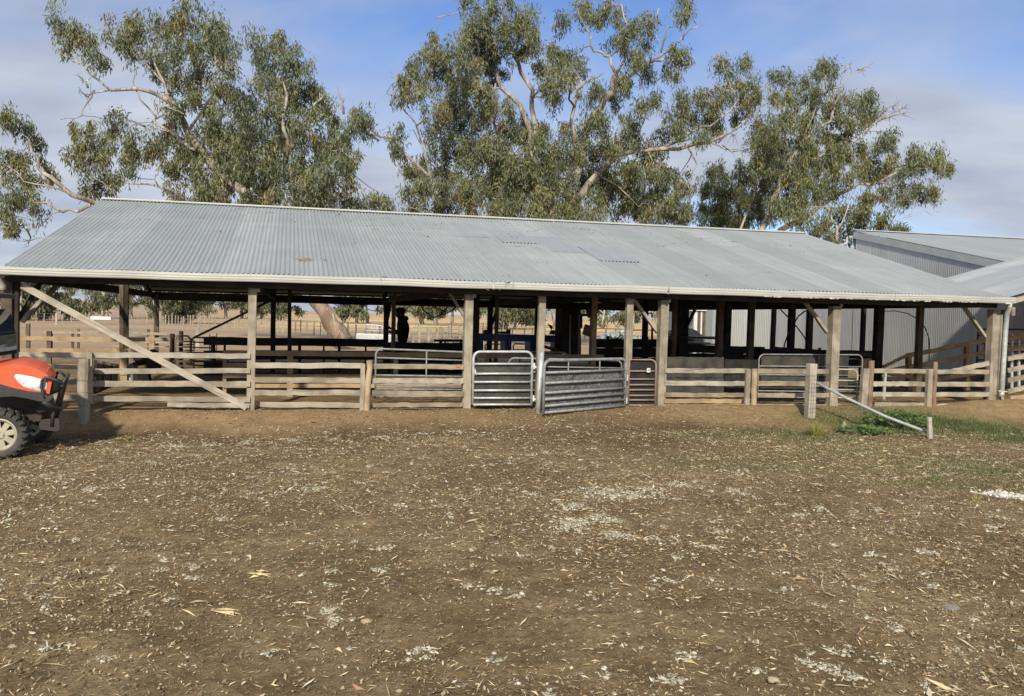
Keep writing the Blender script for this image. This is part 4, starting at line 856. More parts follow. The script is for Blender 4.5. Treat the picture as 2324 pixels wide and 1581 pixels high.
gumtree('broad gum tree with a leaning trunk and long drooping foliage, filling the upper left',37,[
 ([(782,776),(752,735),(722,686),(705,600,.5),(692,520,1),(680,461),(662,400),(648,370),(655,320)],.62,.16),
 ([(655,322),(640,270),(650,220),(640,170),(655,130)],.15,.05),([(650,350),(690,300),(710,240),(740,210)],.13,.04),([(668,420),(720,390),(760,350),(800,300)],.13,.03),
 ([(692,560),(640,510),(566,449),(500,395),(453,344),(425,300),(412,262),(391,240),(360,212),(315,203),(250,205)],.36,.10),
 ([(250,205),(222,190),(190,150),(165,135),(148,128),(130,118)],.09,.025),([(180,146),(172,118),(168,95)],.05,.02),([(195,160),(215,140),(222,125)],.04,.02),([(252,205),(215,215),(196,235),(190,252),(168,270),(138,272)],.06,.02),([(168,270),(160,283),(157,292)],.03,.015),
 ([(391,242),(372,190),(350,140),(352,100)],.12,.04),([(372,190),(310,130),(285,110)],.07,.03),([(425,300),(470,230),(500,180),(510,140)],.11,.03),
 ([(391,302),(350,280),(352,262),(318,225),(308,200),(306,170)],.10,.03),([(391,302),(345,292),(328,288)],.05,.02),([(453,344),(420,330),(391,302)],.14,.10),
 ([(560,500),(480,470),(400,452),(360,425),(330,418),(280,415)],.18,.04),([(360,425),(352,400),(360,385)],.05,.02),([(480,470),(400,470),(290,462),(250,430),(215,405)],.12,.03),
 ([(690,600,1.),(600,560,1.),(480,520,1.),(330,485,1.),(215,466,1.),(165,443),(120,405),(90,385),(75,345),(65,315)],.36,.06),([(205,466),(175,476),(140,480),(100,460),(60,450),(10,440)],.13,.04),([(140,480),(110,500),(82,528)],.05,.015),([(160,441),(110,425),(60,410),(20,380)],.07,.03),
 ([(500,395),(520,330),(560,290),(600,260)],.12,.03),([(453,344),(470,290),(500,270)],.09,.03)],
 [(45,285,38,28),(18,270,25,30),(82,330,28,38),(20,350,32,50),(60,395,50,40),(95,400,28,28),(30,445,42,38),(78,470,28,34),(32,512,18,26),(8,480,20,40),
  (140,50,26,38),(150,90,25,28),(188,62,26,35),(200,100,25,25),(222,128,24,16),
  (190,300,38,38),(172,345,26,38),(255,288,42,36),(280,330,32,32),(235,340,42,38),(262,375,40,35),(205,370,28,25),(250,412,32,24),(215,432,26,14),(305,360,24,40),(345,350,36,38),(372,375,24,24),
  (288,60,34,38),(275,95,22,30),(335,85,42,48),(300,110,30,35),(380,60,42,40),(425,35,42,36),(455,70,30,44),(400,110,50,44),(350,150,42,38),(390,175,42,36),(440,130,30,45),(420,210,38,28),
  (500,60,28,26),(520,95,28,34),(490,120,38,38),(520,160,30,34),(470,170,36,40),(505,205,42,34),(450,235,32,30),(480,250,30,25),
  (570,100,28,28),(590,140,30,40),(635,98,26,16),(650,130,42,40),(620,180,48,44),(590,220,40,40),(680,165,34,36),(705,205,34,40),(680,240,44,44),(735,235,22,36),(750,275,30,40),(640,260,48,44),(700,285,44,44),(775,310,36,40),
  (822,262,24,26),(835,285,18,20),(800,285,20,20),
  (400,250,34,36),(385,300,36,34),(430,320,44,38),(480,310,48,44),(530,260,36,36),(535,310,44,44),(585,290,48,40),(450,360,44,32),(500,370,54,40),(560,350,50,44),(610,330,38,44),(650,320,40,38),(700,340,50,44),(750,350,44,40),(780,365,34,36),
  (430,400,40,34),(400,440,30,28),(455,445,48,36),(520,430,60,40),(580,400,46,38),(590,450,48,30),(640,390,40,38),(650,440,46,38),(700,400,46,38),(720,450,50,34),(770,420,44,34),(800,450,44,30),(845,455,34,24),(870,475,22,14),(360,330,22,20),(500,465,70,18),(600,470,70,14),(420,350,30,30),(470,390,40,34),(530,350,40,36),(545,400,40,34),(610,380,40,36),(680,380,36,34),(740,400,40,34),(600,430,44,30),(690,470,44,16),(760,470,50,16),(450,470,50,16),(560,250,26,26),(660,300,30,34),(740,330,34,30),(500,290,30,34)],
 11,dens=1.15,twigs=[((215,205),(200,220),(185,210),(180,200)),((330,288),(300,275),(282,272)),((60,520),(70,540),(64,552)),((200,200),(190,180),(182,178)),((780,260),(778,235),(780,222)),((860,320),(838,306),(824,300))])
gumtree('tallest gum tree with many bare pale limbs, behind the middle of the shed roof',44,[
 ([(1268,770),(1267,700),(1262,600),(1258,520),(1255,480),(1215,440),(1180,412),(1125,365),(1080,325),(1030,312),(985,300)],.50,.08),
 ([(1262,620),(1200,560),(1172,503),(1150,455),(1155,400),(1151,382),(1137,320),(1120,276),(1117,238),(1125,190)],.30,.07),
 ([(1262,600),(1235,500),(1222,430),(1216,330),(1210,248),(1203,207),(1182,165),(1165,127),(1158,100),(1142,50),(1132,-10)],.30,.08),([(1165,127),(1180,90),(1195,60),(1190,30)],.09,.03),([(1158,100),(1110,70),(1090,20)],.09,.03),
 ([(1218,380),(1205,300),(1182,238),(1141,200),(1124,165),(1090,148),(1060,130)],.26,.06),([(1141,200),(1100,205),(1050,190),(1010,160)],.10,.03),
 ([(1265,640),(1280,540),(1292,480),(1310,400),(1324,327),(1334,286),(1361,241),(1390,205),(1397,168)],.42,.20),
 ([(1397,168),(1382,132),(1365,120),(1345,117),(1340,80),(1325,55),(1310,20)],.15,.04),([(1398,170),(1418,135),(1430,80),(1418,40),(1410,10)],.14,.05),([(1410,15),(1380,5),(1345,-4)],.06,.02),
 ([(1390,205),(1440,165),(1480,142),(1500,135),(1530,135),(1548,150)],.17,.05),([(1440,165),(1490,130),(1520,112),(1550,92),(1565,68),(1590,58)],.12,.03),([(1550,92),(1556,60),(1550,40),(1530,48),(1515,30)],.06,.02),([(1556,60),(1562,20),(1555,-5)],.05,.02),([(1480,142),(1478,110),(1495,70)],.06,.02),
 ([(1290,500),(1334,417),(1385,365),(1420,345),(1472,338),(1540,336),(1604,320),(1660,300),(1690,275)],.32,.07),([(1500,337),(1570,300),(1610,280),(1660,250),(1680,215)],.13,.04),([(1600,320),(1630,330),(1655,340),(1690,335)],.06,.02),([(1560,332),(1575,370),(1572,410),(1560,440)],.08,.03),([(1670,240),(1650,180),(1640,140)],.07,.02),([(1690,275),(1720,230),(1745,190),(1765,180)],.06,.02),
 ([(1258,540),(1090,540),(1010,500),(985,430),(965,345),(945,286),(920,251),(900,220)],.20,.04),([(965,345),(935,300),(925,290)],.05,.02),([(945,286),(985,260),(1000,240)],.06,.02),
 ([(1000,470),(969,393),(920,348),(879,317),(831,300)],.17,.055),([(890,325),(860,310),(850,300)],.07,.03),
 ([(1285,520),(1290,440),(1303,345),(1299,269),(1309,207),(1303,182),(1315,178),(1320,210)],.22,.09),([(1309,207),(1340,182),(1370,165)],.11,.04),([(1303,182),(1260,165),(1235,130)],.07,.02),
 ([(1132,20),(1113,21),(1085,15),(1058,21),(1024,31),(996,45),(992,65)],.07,.02),([(1360,400),(1400,420),(1450,470)],.10,.03),([(1180,412),(1240,440),(1262,520)],.14,.2)],
 [(1070,12,26,24),(1128,22,44,32),(1180,45,40,36),(1110,62,42,32),(1200,85,24,30),(1085,100,30,34),(1060,75,22,22),(1140,100,48,36),(1045,120,34,34),(1185,120,26,30),(1100,140,40,34),(1212,95,14,24),
  (975,105,24,26),(960,160,36,40),(930,170,24,30),(1000,120,30,34),(1010,170,42,40),(905,200,24,24),(920,225,20,20),(1055,180,42,38),(955,205,24,22),(1040,225,44,34),(1085,215,34,34),(1115,165,40,30),
  (895,305,24,22),(905,345,20,16),(990,255,36,34),(1000,300,38,34),(1050,280,42,38),(1095,270,40,40),(1130,250,40,38),(1160,300,44,40),(1035,340,44,38),(1090,340,42,36),(975,340,24,26),(960,385,38,28),(925,385,24,20),(1000,395,40,34),(1060,395,44,38),(1120,380,44,38),(950,430,40,30),(1010,450,46,34),(1080,450,46,34),(940,475,34,22),(1000,488,36,16),(1060,488,40,16),(1130,440,34,34),
  (1180,280,34,40),(1200,330,40,40),(1175,370,36,34),(1230,300,30,30),(1230,370,40,40),(1195,420,36,34),(1240,440,40,34),(1275,400,38,36),(1260,340,28,30),
  (1275,50,18,12),(1240,112,18,18),(1230,145,16,20),(1262,130,22,26),(1285,125,32,24),(1310,150,26,28),(1265,160,28,24),(1245,190,24,28),(1265,215,26,24),(1250,225,18,22),(1285,180,24,24),
  (1322,18,24,18),(1330,38,20,16),(1360,42,24,18),(1405,40,20,22),(1415,75,26,30),(1400,100,20,20),(1420,115,18,26),(1468,55,22,22),(1460,90,22,26),(1450,130,26,28),(1475,165,18,16),(1430,170,28,22),(1550,15,20,18),(1560,38,14,14),(1532,120,24,16),(1545,132,18,14),(1525,162,22,12),(1378,25,14,14),
  (1335,215,26,24),(1360,200,22,20),(1400,225,22,22),(1420,205,20,20),(1480,225,22,16),(1465,240,16,10),(1345,275,26,24),(1385,275,36,28),(1425,300,44,36),(1395,325,40,34),(1455,345,50,34),(1320,310,26,32),(1290,290,24,40),(1500,310,24,24),
  (1330,355,32,36),(1290,360,24,34),(1360,395,40,34),(1310,420,42,38),(1300,470,40,28),(1365,440,44,34),(1420,400,44,34),(1480,395,50,34),(1530,400,36,34),(1425,440,46,36),(1480,440,50,36),(1535,450,34,32),(1350,480,44,22),(1410,485,44,20),(1475,490,50,22),(1535,495,34,20),(1010,420,40,30),(1060,430,40,34),(1110,410,38,34),(1150,470,40,26),(1200,480,34,22),(1240,480,34,22),(1310,490,36,22),(1070,330,40,34),(1130,330,36,34),(1160,410,30,30),(1020,260,30,30),(1450,390,40,32),(1400,420,40,32),(1500,470,40,26),(1450,465,40,26),(1380,360,36,28),(1560,480,24,26),(1545,430,24,26),(1065,210,34,30),(1085,60,30,30),(1175,460,40,30,-2.5),(1215,430,38,34,-2.5),(1240,470,38,28,-2.2),(1170,400,34,34,-2.2),(1140,430,36,34,-2.5),(1250,390,30,30,-2.),(1205,380,30,30,-2.),(1290,430,30,34,-2.2),(1270,480,34,20,-2.5),(1150,360,30,34,-2.),(1130,490,34,18,-2.),(1230,330,26,30,-2.),(1150,70,34,30),
  (1545,225,26,24),(1530,255,30,26),(1580,225,22,22),(1600,215,16,26),(1570,260,34,30),(1605,265,26,30),(1555,300,28,26),(1590,300,24,24),
  (1640,150,18,18),(1655,180,26,28),(1690,150,16,24),(1670,215,34,30),(1700,190,20,24),(1640,235,28,22),(1695,240,20,20),(1620,250,22,22),(1715,215,16,20),(1668,270,26,18),(1630,285,16,14)],
 23,dens=1.3,twigs=[((885,240),(900,215),(893,190)),((905,190),(900,175),(908,165)),((1262,75),(1258,60),(1270,55)),((1500,120),(1512,70),(1518,60)),((1440,90),(1436,70),(1440,55)),((1640,140),(1625,128),(1640,118)),((1655,215),(1640,200),(1620,195)),((900,440),(925,470),(960,480)),((1640,330),(1660,345),(1700,340)),((1630,325),(1650,300),(1672,310)),((1380,5),(1370,-5),(1360,-8)),((1495,20),(1490,40),(1500,60))],dspread=1.3)
gumtree('right-hand gum tree leaning out over the shed with a dense crown',48,[
 ([(1712,775),(1718,650),(1729,524),(1745,490),(1758,450),(1770,410),(1792,357),(1820,325),(1850,300),(1879,277),(1900,240),(1906,200)],.40,.06),
 ([(1906,200),(1925,180),(1945,160)],.05,.02),([(1906,200),(1907,185),(1915,165)],.04,.015),
 ([(1735,640),(1771,524),(1827,493),(1860,470),(1897,444),(1949,420),(1994,413),(2050,385),(2110,360)],.34,.06),([(1980,412),(2030,420),(2070,435)],.07,.03),
 ([(1770,410),(1820,378),(1876,346),(1925,318),(1960,300),(2000,272),(2040,252)],.17,.03),([(1960,300),(2000,300),(2030,308)],.05,.02),([(1925,318),(1960,330),(2010,335)],.07,.02),
 ([(1700,640),(1681,524),(1702,472),(1712,430),(1725,400)],.16,.04),([(1792,357),(1780,300),(1775,240),(1785,200)],.12,.03),([(1820,325),(1850,260),(1865,210),(1878,160)],.10,.03),([(1775,240),(1745,215),(1740,190)],.05,.02)],
 [(1765,170,22,18),(1790,180,26,24),(1770,215,26,26),(1800,225,24,24),(1845,170,24,20),(1870,152,22,12),(1886,158,14,12),(1835,205,32,26),(1865,200,26,26),(1855,235,34,24),
  (1905,235,28,24),(1935,235,30,22),(1970,235,34,26),(1955,270,34,28),(1985,262,20,20),(1925,275,28,22),(1890,265,34,28),
  (1722,285,26,24),(1715,310,18,18),(1755,290,34,30),(1795,280,38,32),(1830,280,34,30),(1740,330,38,34),(1785,330,40,34),(1835,325,44,34),(1880,310,40,34),(1920,310,34,28),(2010,310,26,18),(2020,330,22,14),(1995,330,22,18),
  (1720,370,34,32),(1760,380,40,34),(1810,380,40,36),(1860,370,44,34),(1910,355,40,34),(1950,350,34,26),(1975,375,40,28),(2020,365,34,24),(2055,355,28,22),(1930,395,36,26),(1985,400,34,24),(2030,400,34,20),(2060,385,24,24),
  (2105,345,24,20),(2130,350,22,20),(2100,372,18,18),(2128,372,20,16),(2150,382,14,10),
  (1745,430,36,34),(1790,425,40,34),(1840,425,40,34),(1885,410,36,30),(1760,470,36,30),(1800,480,36,26),(2060,425,26,20),(2100,425,24,16),(2120,440,14,14),(2080,450,34,16),(2050,455,24,14),(1800,400,36,32),(1840,350,36,32),(1880,350,36,30),(1790,450,36,30),(1830,460,36,28),(1870,440,34,26),(1760,345,34,32),(1730,400,26,28)],
 37,dens=1.25,pal=PAL,twigs=[((1945,160),(1960,155),(1985,142)),((1915,165),(1925,152),(1930,145)),((1990,270),(2010,245),(2035,240)),((2000,272),(2030,262),(2056,258)),((2040,252),(2045,245),(2058,246)),((1960,230),(1975,212),(1980,205))],dspread=1.2)
gumtree('dark rounded gum tree filling the gap between the two biggest trees',56,[([(1690,775),(1686,640),(1680,540),(1670,470),(1660,420)],.25,.08),([(1680,520),(1640,470),(1615,420)],.10,.03),([(1678,540),(1710,500),(1735,460)],.09,.03)],
 [(1620,395,30,24),(1655,390,34,24),(1695,400,34,28),(1600,430,24,26),(1635,435,36,32),(1680,440,40,34),(1725,450,34,32),(1600,475,24,26),(1640,480,36,32),(1690,485,40,34),(1735,490,34,30),(1610,510,30,20),(1660,515,44,20),(1745,355,16,16),(1650,460,34,30),(1700,465,34,30),(1625,490,34,26),(1680,510,40,20),(1600,455,14,30)],41,pal=[(.075,.095,.045),(.09,.11,.05),(.10,.12,.055),(.12,.125,.05)],dens=1.2)
gumtree('pale-limbed young gum tree beside the peak of the woolshed',38,[([(1893,775),(1897,640),(1897,559),(1900,524),(1893,500),(1880,470)],.17,.05),([(1896,562),(1915,548),(1941,535),(1975,518)],.12,.09),([(1900,524),(1915,490),(1925,465)],.07,.03),([(1960,520),(1990,517),(2030,505),(2060,492),(2095,484),(2115,486),(2132,484)],.05,.012),([(1990,517),(2000,495),(2030,478),(2045,470)],.035,.012),([(2060,492),(2075,470),(2085,445)],.03,.01)],
 [(1830,495,32,24),(1865,505,30,28),(1900,478,26,24),(1935,490,30,26),(1850,535,34,18),(1905,545,30,14),(1935,520,24,18),(1970,480,26,18),(1965,455,28,16),(2000,440,22,14),(1880,560,30,10),(2005,500,10,14)],43,bark='bark_pale',pal=[(.15,.15,.06),(.17,.165,.075),(.12,.13,.06)],dens=.9)
gumtree('small bushy tree top showing over the woolshed ridge',60,[([(2044,700),(2043,600),(2042,525)],.10,.03)],[(2042,518,14,11),(2034,524,12,8),(2052,524,10,7)],47,pal=[(.12,.14,.06)])
# distant trees in the paddock
def fartree(label,x,D,h,w,seed,kind_=0,pale=False,lean=0.,tw=.22,crown=(.45,1.),nb=12):
    r=np.random.default_rng(seed);c=at_depth(x,0,D);gz=float(gheight(c[0],c[1]));bx,by=c[0],c[1]
    def P(fx,fz,dz=0.): return np.array([bx+fx*w/2,by+dz,gz+fz*h])
    t=thing('paddock_gum_tree',label,'tree',(bx,by,gz),'gum trees in the paddock beyond the shed')
    m_=MB();top=P(lean,.62);m_.tube([P(0,-.03),P(lean*.25,.18),P(lean*.6,.4),top],[tw*1.25,tw,tw*.75,tw*.4],7);nodes=[P(lean*.4,.3),P(lean*.6,.42),top]
    ends=[]
    for k in range(5+kind_*3):
        a=nodes[k%3];e=P(r.uniform(-.85,.85),r.uniform(.3,.8),r.uniform(-w/3,w/3));mid=(a+e)/2+np.array([0,0,-.06*h])+r.normal(0,.15,3)
        m_.tube([a,mid,e],[tw*.45,tw*.3,tw*.12],5,False);ends.append(e)
        for _ in range(2): m_.tube([mid,mid+(e-mid)*.5+r.normal(0,.5,3),e+r.normal(0,.7,3)],[tw*.16,tw*.1,tw*.05],3,False)
    m_.build('trunk',M['bark_pale' if pale else 'bark'],t,True)
    cs=[];rs=[]
    for k in range(nb):
        q=P(r.uniform(-.8,.8),r.uniform(*crown),r.uniform(-w/3,w/3)) if k>=len(ends) else ends[k]
        n=12;d=r.normal(size=(n,3));d/=np.linalg.norm(d,axis=1,keepdims=True);d*=r.random((n,1))**.4
        cs.append(q+d*np.array([w*.20,w*.2,h*.12]));rr=r.uniform(.05,.09,(n,1))*w;rs.append(np.concatenate([rr,rr,rr],1))
    pal=[(.14,.15,.08),(.17,.17,.09),(.115,.125,.07)] if not kind_ else [(.18,.175,.10),(.21,.19,.11)]
    v_,f_,c_=leafcloud(np.concatenate(cs),np.concatenate(rs),26 if not kind_ else 14,.5,.16,pal,seed=seed)
    me=npmesh('foliage',v_-np.array([bx,by,gz]),f_,M['leaf'],False,c_);link(me,'foliage',t)
FT=[(92,95,5.2,6.5,0,0,.0,.2,'dark bushy gum at the far left, behind the top of the diagonal brace'),(45,90,5.5,5,0,1,.1,.15,'gum tree half hidden by the left corner post of the shed'),(140,150,5.5,4,1,1,-.1,.14,'pale bare little gum right of the dark bushy far-left gum'),
(196,420,9.,24,0,0,0,.4,'round tree clump standing on the hill crest'),(233,120,7.5,9,0,1,.1,.3,'white-trunked forked gum below the diagonal brace'),(300,140,8.,11,0,0,0,.3,'dark gum right of the white-trunked forked gum'),(372,88,11,7,0,0,-.5,.42,'thick brown trunked gum just right of the leaning strut post'),(402,95,5.,5.,0,0,0,.2,'dense low dark gum beside the thick brown trunk'),
(440,150,8.,8,1,1,.2,.25,'pale twisted gum beyond the left yard gates'),(478,150,8.5,10,0,1,.1,.25,'grey-green gum above the far fence, left of the first tall post'),(520,155,8.5,10,0,1,-.1,.25,'forked gum seen above the diagonal strut'),(556,160,9,9,0,0,0,.25,'dark gum just left of the first tall post'),(600,165,8.,10,0,1,.2,.25,'gum tree just right of the first tall post'),
(652,140,6.5,6.5,0,0,0,.2,'round-crowned gum between two thin inner posts'),(820,128,7.5,6,0,1,.1,.22,'white-stemmed gum right of the leaning trunk'),(846,132,7.,5,1,1,-.2,.2,'white bent gum above the pale hurdle'),(925,170,8.,9,1,1,.3,.22,'pale forked gum behind the standing person'),(972,130,8.,7,0,1,-.5,.32,'leaning pale gum beneath the hanging cable'),
(1002,128,7.5,9,0,0,0,.3,'broad dark gum right of the leaning pale gum'),(1040,150,8.,8,0,0,0,.25,'bushy gum left of the third tall post'),(1092,150,8,7,0,0,0,.2,'gum tree seen above the left end of the blue machine'),(1140,98,8.,8.5,0,0,.0,.42,'spreading gum with a stout pale trunk above the blue machine'),(1183,105,5.,6.,0,1,.2,.16,'small round gum left of the middle gate post'),
(1312,150,8.,8,0,0,0,.25,'gum tree glimpsed beside the tall dark cabinet'),(1385,120,7,9,0,1,.1,.2,'feathery gum above the netting heap'),(1452,105,7.5,6,1,1,.15,.25,'white-limbed gum left of the thick stained post'),(1482,112,7.5,6,1,1,-.1,.25,'white-limbed gum right behind the thick stained post'),(1520,108,8,7,0,1,-.5,.3,'gum with two leaning white trunks above the black tank'),
(1562,125,7.5,7,0,0,.1,.25,'gum tree just left of the iron annex'),(1236,140,7.5,7,0,1,.1,.22,'pale gum right behind the middle gate post')]
for i,(x,D,h,w,k_,pl,ln_,tw,lb) in enumerate(FT): fartree(lb,x,D,h,w,200+i,k_,bool(pl),ln_,tw,(.16,.95) if not k_ else (.25,.95),16 if not k_ else 8)
# ------------------------------------------------------------------ orange utility buggy (only its front is in the picture)
gq=ground(8,1043,-.36);BN=float(ab(gq)[1]);T=lambda x,y,d=0.:S(x,y,BN+d)
for n_,args in {'orange_paint':((.72,.075,.018),(.50,.12,.055),.42),'black_plastic':((.020,.021,.023),(.035,.035,.036),.5),'tyre_rubber':((.035,.034,.032),(.075,.066,.055),.85),'rim_cream':((.44,.41,.31),(.30,.27,.20),.6)}.items():
    M[n_]=simple(n_,args[0],args[1],args[2],0,4.,.15 if n_!='orange_paint' else .02,30)
m,t_,p=new_mat('headlight_lens');p.inputs['Base Color'].default_value=(.62,.68,.70,1);p.inputs['Roughness'].default_value=.08;p.inputs['Coat Weight'].default_value=.6
v=wpos(t_);t_.links.new(mixc(t_,ramp(t_,noise(t_,v,9.,2,.5,.8),[(.45,0.),(.6,1.)]),(.80,.83,.84),(.38,.45,.48)),p.inputs['Base Color']);M['lens']=m
m,t_,p=new_mat('tinted_glass');p.inputs['Base Color'].default_value=(.05,.07,.08,1);p.inputs['Roughness'].default_value=.03;p.inputs['Metallic'].default_value=.3;M['glass']=m
utv=thing('utility_buggy','orange utility buggy with black bull bar and chunky tyre at the left edge','buggy',(gq[0],gq[1],gq[2]))
wc=T(4,985,.12);WRr=.32
def wheel(c,par,full=True):
    t=MB();n=40;prof=[(-.10,.20),(-.125,.23),(-.135,.27),(-.125,.295),(-.09,.305),(0,.31),(.09,.305),(.125,.295),(.135,.27),(.125,.23),(.10,.20)]
    vs=[];fs=[];m_=len(prof)
    for k in range(n):
        a=2*math.pi*k/n
        for (y,r) in prof: vs.append(c+V3*y+(U3*math.cos(a)+Z3*math.sin(a))*r)
    for k in range(n):
        for i in range(m_-1): fs.append((k*m_+i,k*m_+i+1,((k+1)%n)*m_+i+1,((k+1)%n)*m_+i))
    t.add(vs,fs);ty=t.build('tyre',M['tyre_rubber'],par,True)
    lg=MB()
    for k in range(22):
        for sd_ in (-1,1):
            a=2*math.pi*(k+(.5 if sd_>0 else 0))/22;d=U3*math.cos(a)+Z3*math.sin(a);tg=-U3*math.sin(a)+Z3*math.cos(a)
            lg.beam(c+V3*sd_*.015+d*.316+tg*.02,c+V3*sd_*.132+d*.306-tg*.025,.035,.034,up=d);lg.beam(c+V3*sd_*.134+d*.312-tg*.025,c+V3*sd_*.142+d*.262-tg*.02,.034,.022,up=tg)
    lg.build('tread_lugs',M['tyre_rubber'],par)
    s=-1;r_m=MB();vs=[];fs=[];pr=[(-.105,.205),(-.11,.19),(-.085,.165),(-.06,.16)]
    for k in range(n):
        a=2*math.pi*k/n
        for (y,r) in pr: vs.append(c+V3*y+(U3*math.cos(a)+Z3*math.sin(a))*r)
    for k in range(n):
        for i in range(3): fs.append((k*4+i,k*4+i+1,((k+1)%n)*4+i+1,((k+1)%n)*4+i))
    r_m.add(vs,fs);r_m.tube([c-V3*.095,c-V3*.05],[.055,.07],14)
    for k in range(8):
        a=2*math.pi*k/8+.2;d=U3*math.cos(a)+Z3*math.sin(a);tg=-U3*math.sin(a)+Z3*math.cos(a)
        r_m.beam(c-V3*.075+d*.04,c-V3*.07+d*.17,.058,.018,up=V3,taper=1.25)
    for k in range(4):
        a=2*math.pi*k/4;q=c+(U3*math.cos(a)+Z3*math.sin(a))*.036;r_m.tube([q-V3*.11,q-V3*.09],.009,6)
    rm=r_m.build('rim',M['rim_cream'],par,False)
    hb=MB();hb.tube([c-V3*.03,c+V3*.09],[.17,.17],20);hb.build('brake_drum',M['black_steel'],par)
for d_ in (0.,1.22):
    wth=wc+V3*d_
    wroot=bpy.data.objects.new('front_wheel',None);COL.objects.link(wroot);wroot.parent=utv;wroot.location=tuple(wth-np.array(WLOC[utv.name]));WLOC[wroot.name]=tuple(wth)
    wheel(wth,wroot)
# body shell: side profile points (photo) for the bonnet top edge and lower edge
def loft(top,bot,name,mat,b0=0.0,b1=1.30,crown=.05,nb=11,sw=.42):
    vs=[];fs=[];n=len(top)
    P=[T(x,y,b0) for x,y in top]
    for i in range(n):
        for j in range(nb):
            f_=j/(nb-1);c=crown*(1-(2*f_-1)**4);vs.append(P[i]+V3*(b1-b0)*f_+Z3*c-U3*sw*f_**2*(.3+.7*i/(n-1)))
    for i in range(n-1):
        for j in range(nb-1): fs.append((i*nb+j,i*nb+j+1,(i+1)*nb+j+1,(i+1)*nb+j))
    for b in (b0,b1):
        o=len(vs);Q=[T(x,y,b0)+V3*(b-b0)-U3*(sw*max(.3,min(1,(x+60)/180.)) if b==b1 else 0) for x,y in list(top)+list(bot)[::-1]];vs+=Q;fs.append(tuple(range(o,o+len(Q))))
    m_=MB();m_.add(vs,fs);return m_.build(name,mat,utv,smooth=False,bevel=.02)
top=[(-60,829),(0,832),(29,826),(55,829),(84,838),(104,848),(114,858),(118,866)];bot=[(-60,874),(0,872),(10,878),(32,882),(62,888),(94,891),(108,894),(112,895)]
bn=loft(top,bot,'bonnet',M['orange_paint'],0.,1.25,.05)
lensp=[(32,855),(36,850),(54,852),(80,857),(100,863),(107,868),(107,878),(103,886),(96,889),(75,885),(55,879),(42,869)]
m_=MB();cl=sum(T(x,y,-.012) for x,y in lensp)/len(lensp)-V3*.022;rim_=[T(x,y,-.006) for x,y in lensp];inn=[T(x,y,-.006)*.6+cl*.4 for x,y in lensp];inn=[q-V3*.012 for q in inn]
n=len(lensp);m_.add(rim_+inn+[cl],[(i,(i+1)%n,n+(i+1)%n,n+i) for i in range(n)]+[(n+i,n+(i+1)%n,2*n) for i in range(n)]);m_.build('headlight',M['lens'],utv,True)
m_=MB();m_.poly([T(x,y,.05) for x,y in ((108,866),(119,867),(120,880),(118,896),(108,898))],V3*.42);m_.build('grille',M['black_plastic'],utv,bevel=.01)
loft([(-60,872),(0,874),(32,883),(62,889),(96,893),(108,899),(122,894)],[(-60,905),(0,902),(30,900),(62,905),(85,911),(108,914),(121,902)],'front_guard',M['black_plastic'],-.06,1.31,0.)
m_=MB();m_.poly([T(x,y,.35) for x,y in ((-30,895),(60,899),(96,910),(100,935),(92,965),(60,960),(-30,960))],V3*.6);m_.build('chassis',M['black_steel'],utv,bevel=.02)
m_=MB();m_.poly([T(x,y,.25) for x,y in ((78,908),(104,914),(104,936),(86,936),(78,930))],V3*.03);m_.beam(T(56,921,.24),T(104,934,.24),.02,.02);m_.build('skid_bracket',M['mud_rubber'],utv)
# bull bar
bb_=MB();k1=[T(x,y,-.05) for x,y in ((103,906),(97,893),(94,878),(96,864),(102,858),(112,858),(126,863),(142,872))];bb_.tube(k1,.018,9)
k2=[q+V3*1.28 for q in k1];bb_.tube([T(126,868,1.2),T(128,852,1.2)]+[T(x,y,1.1) for x,y in ((131,845),(136,844),(150,856))],.018,9)
bb_.tube([T(98,913,-.08),T(118,925,.0),T(136,929,.25),T(150,920,.8)],.030,10)
bb_.tube([T(118,968,.2),T(120,945,.2),T(130,915,.2),T(144,868,.2),T(152,856,.2)],.024,9);bb_.tube([q+V3*.35 for q in (T(112,960,.2),T(122,920,.2),T(134,870,.2),T(141,853,.2))],.024,9)
bb_.poly([T(x,y,.45) for x,y in ((127,925),(137,880),(143,858),(150,856),(143,885),(134,915),(128,945),(122,945))],V3*.16)
bb_.build('bull_bar',M['black_plastic'],utv,True)
m_=MB();m_.poly([T(x,y,.2) for x,y in ((88,962),(98,952),(134,950),(136,975),(128,980),(90,975))],V3*.03);m_.poly([T(x,y,.75) for x,y in ((88,962),(98,952),(134,950),(136,975),(128,980),(90,975))],V3*.03);m_.beam(T(96,955,.2),T(96,955,.78),.2,.02);m_.build('winch_bracket',M['black_steel'],utv)
# cab: windscreen, pillar, visor
m_=MB();m_.tube([T(-58,690,.0),T(-44,700,0),T(-34,728,0),T(-26,770,0),T(-23,812,0),T(-32,830,0)],.03,8);m_.tube([T(-58,690,1.2),T(-44,700,1.2),T(-34,728,1.2),T(-26,770,1.2),T(-23,812,1.2),T(-32,830,1.2)],.03,8);m_.tube([T(-44,700,0),T(-44,700,1.2)],.03,8);m_.build('cab_frame',M['black_plastic'],utv,True)
m_=MB();q=[T(-44,702,.02),T(-35,728,.02),T(-27,770,.02),T(-24,812,.02)];vs=q+[x+V3*1.16 for x in q];m_.add(vs,[(i,i+1,i+5,i+4) for i in range(3)]);m_.build('windscreen',M['glass'],utv,True)
m_=MB();m_.poly([T(x-50,y,.0) for x,y in ((-60,662),(4,662),(17,664),(20,676),(2,674),(-60,672))],V3*1.2);m_.build('roof_panel',M['black_plastic'],utv,bevel=.015)
m_=MB();m_.poly([T(x-50,y,.0) for x,y in ((-60,800),(8,800),(26,812),(22,826),(0,832),(-60,832))],V3*.05);m_.build('door',M['black_plastic'],utv,bevel=.01)
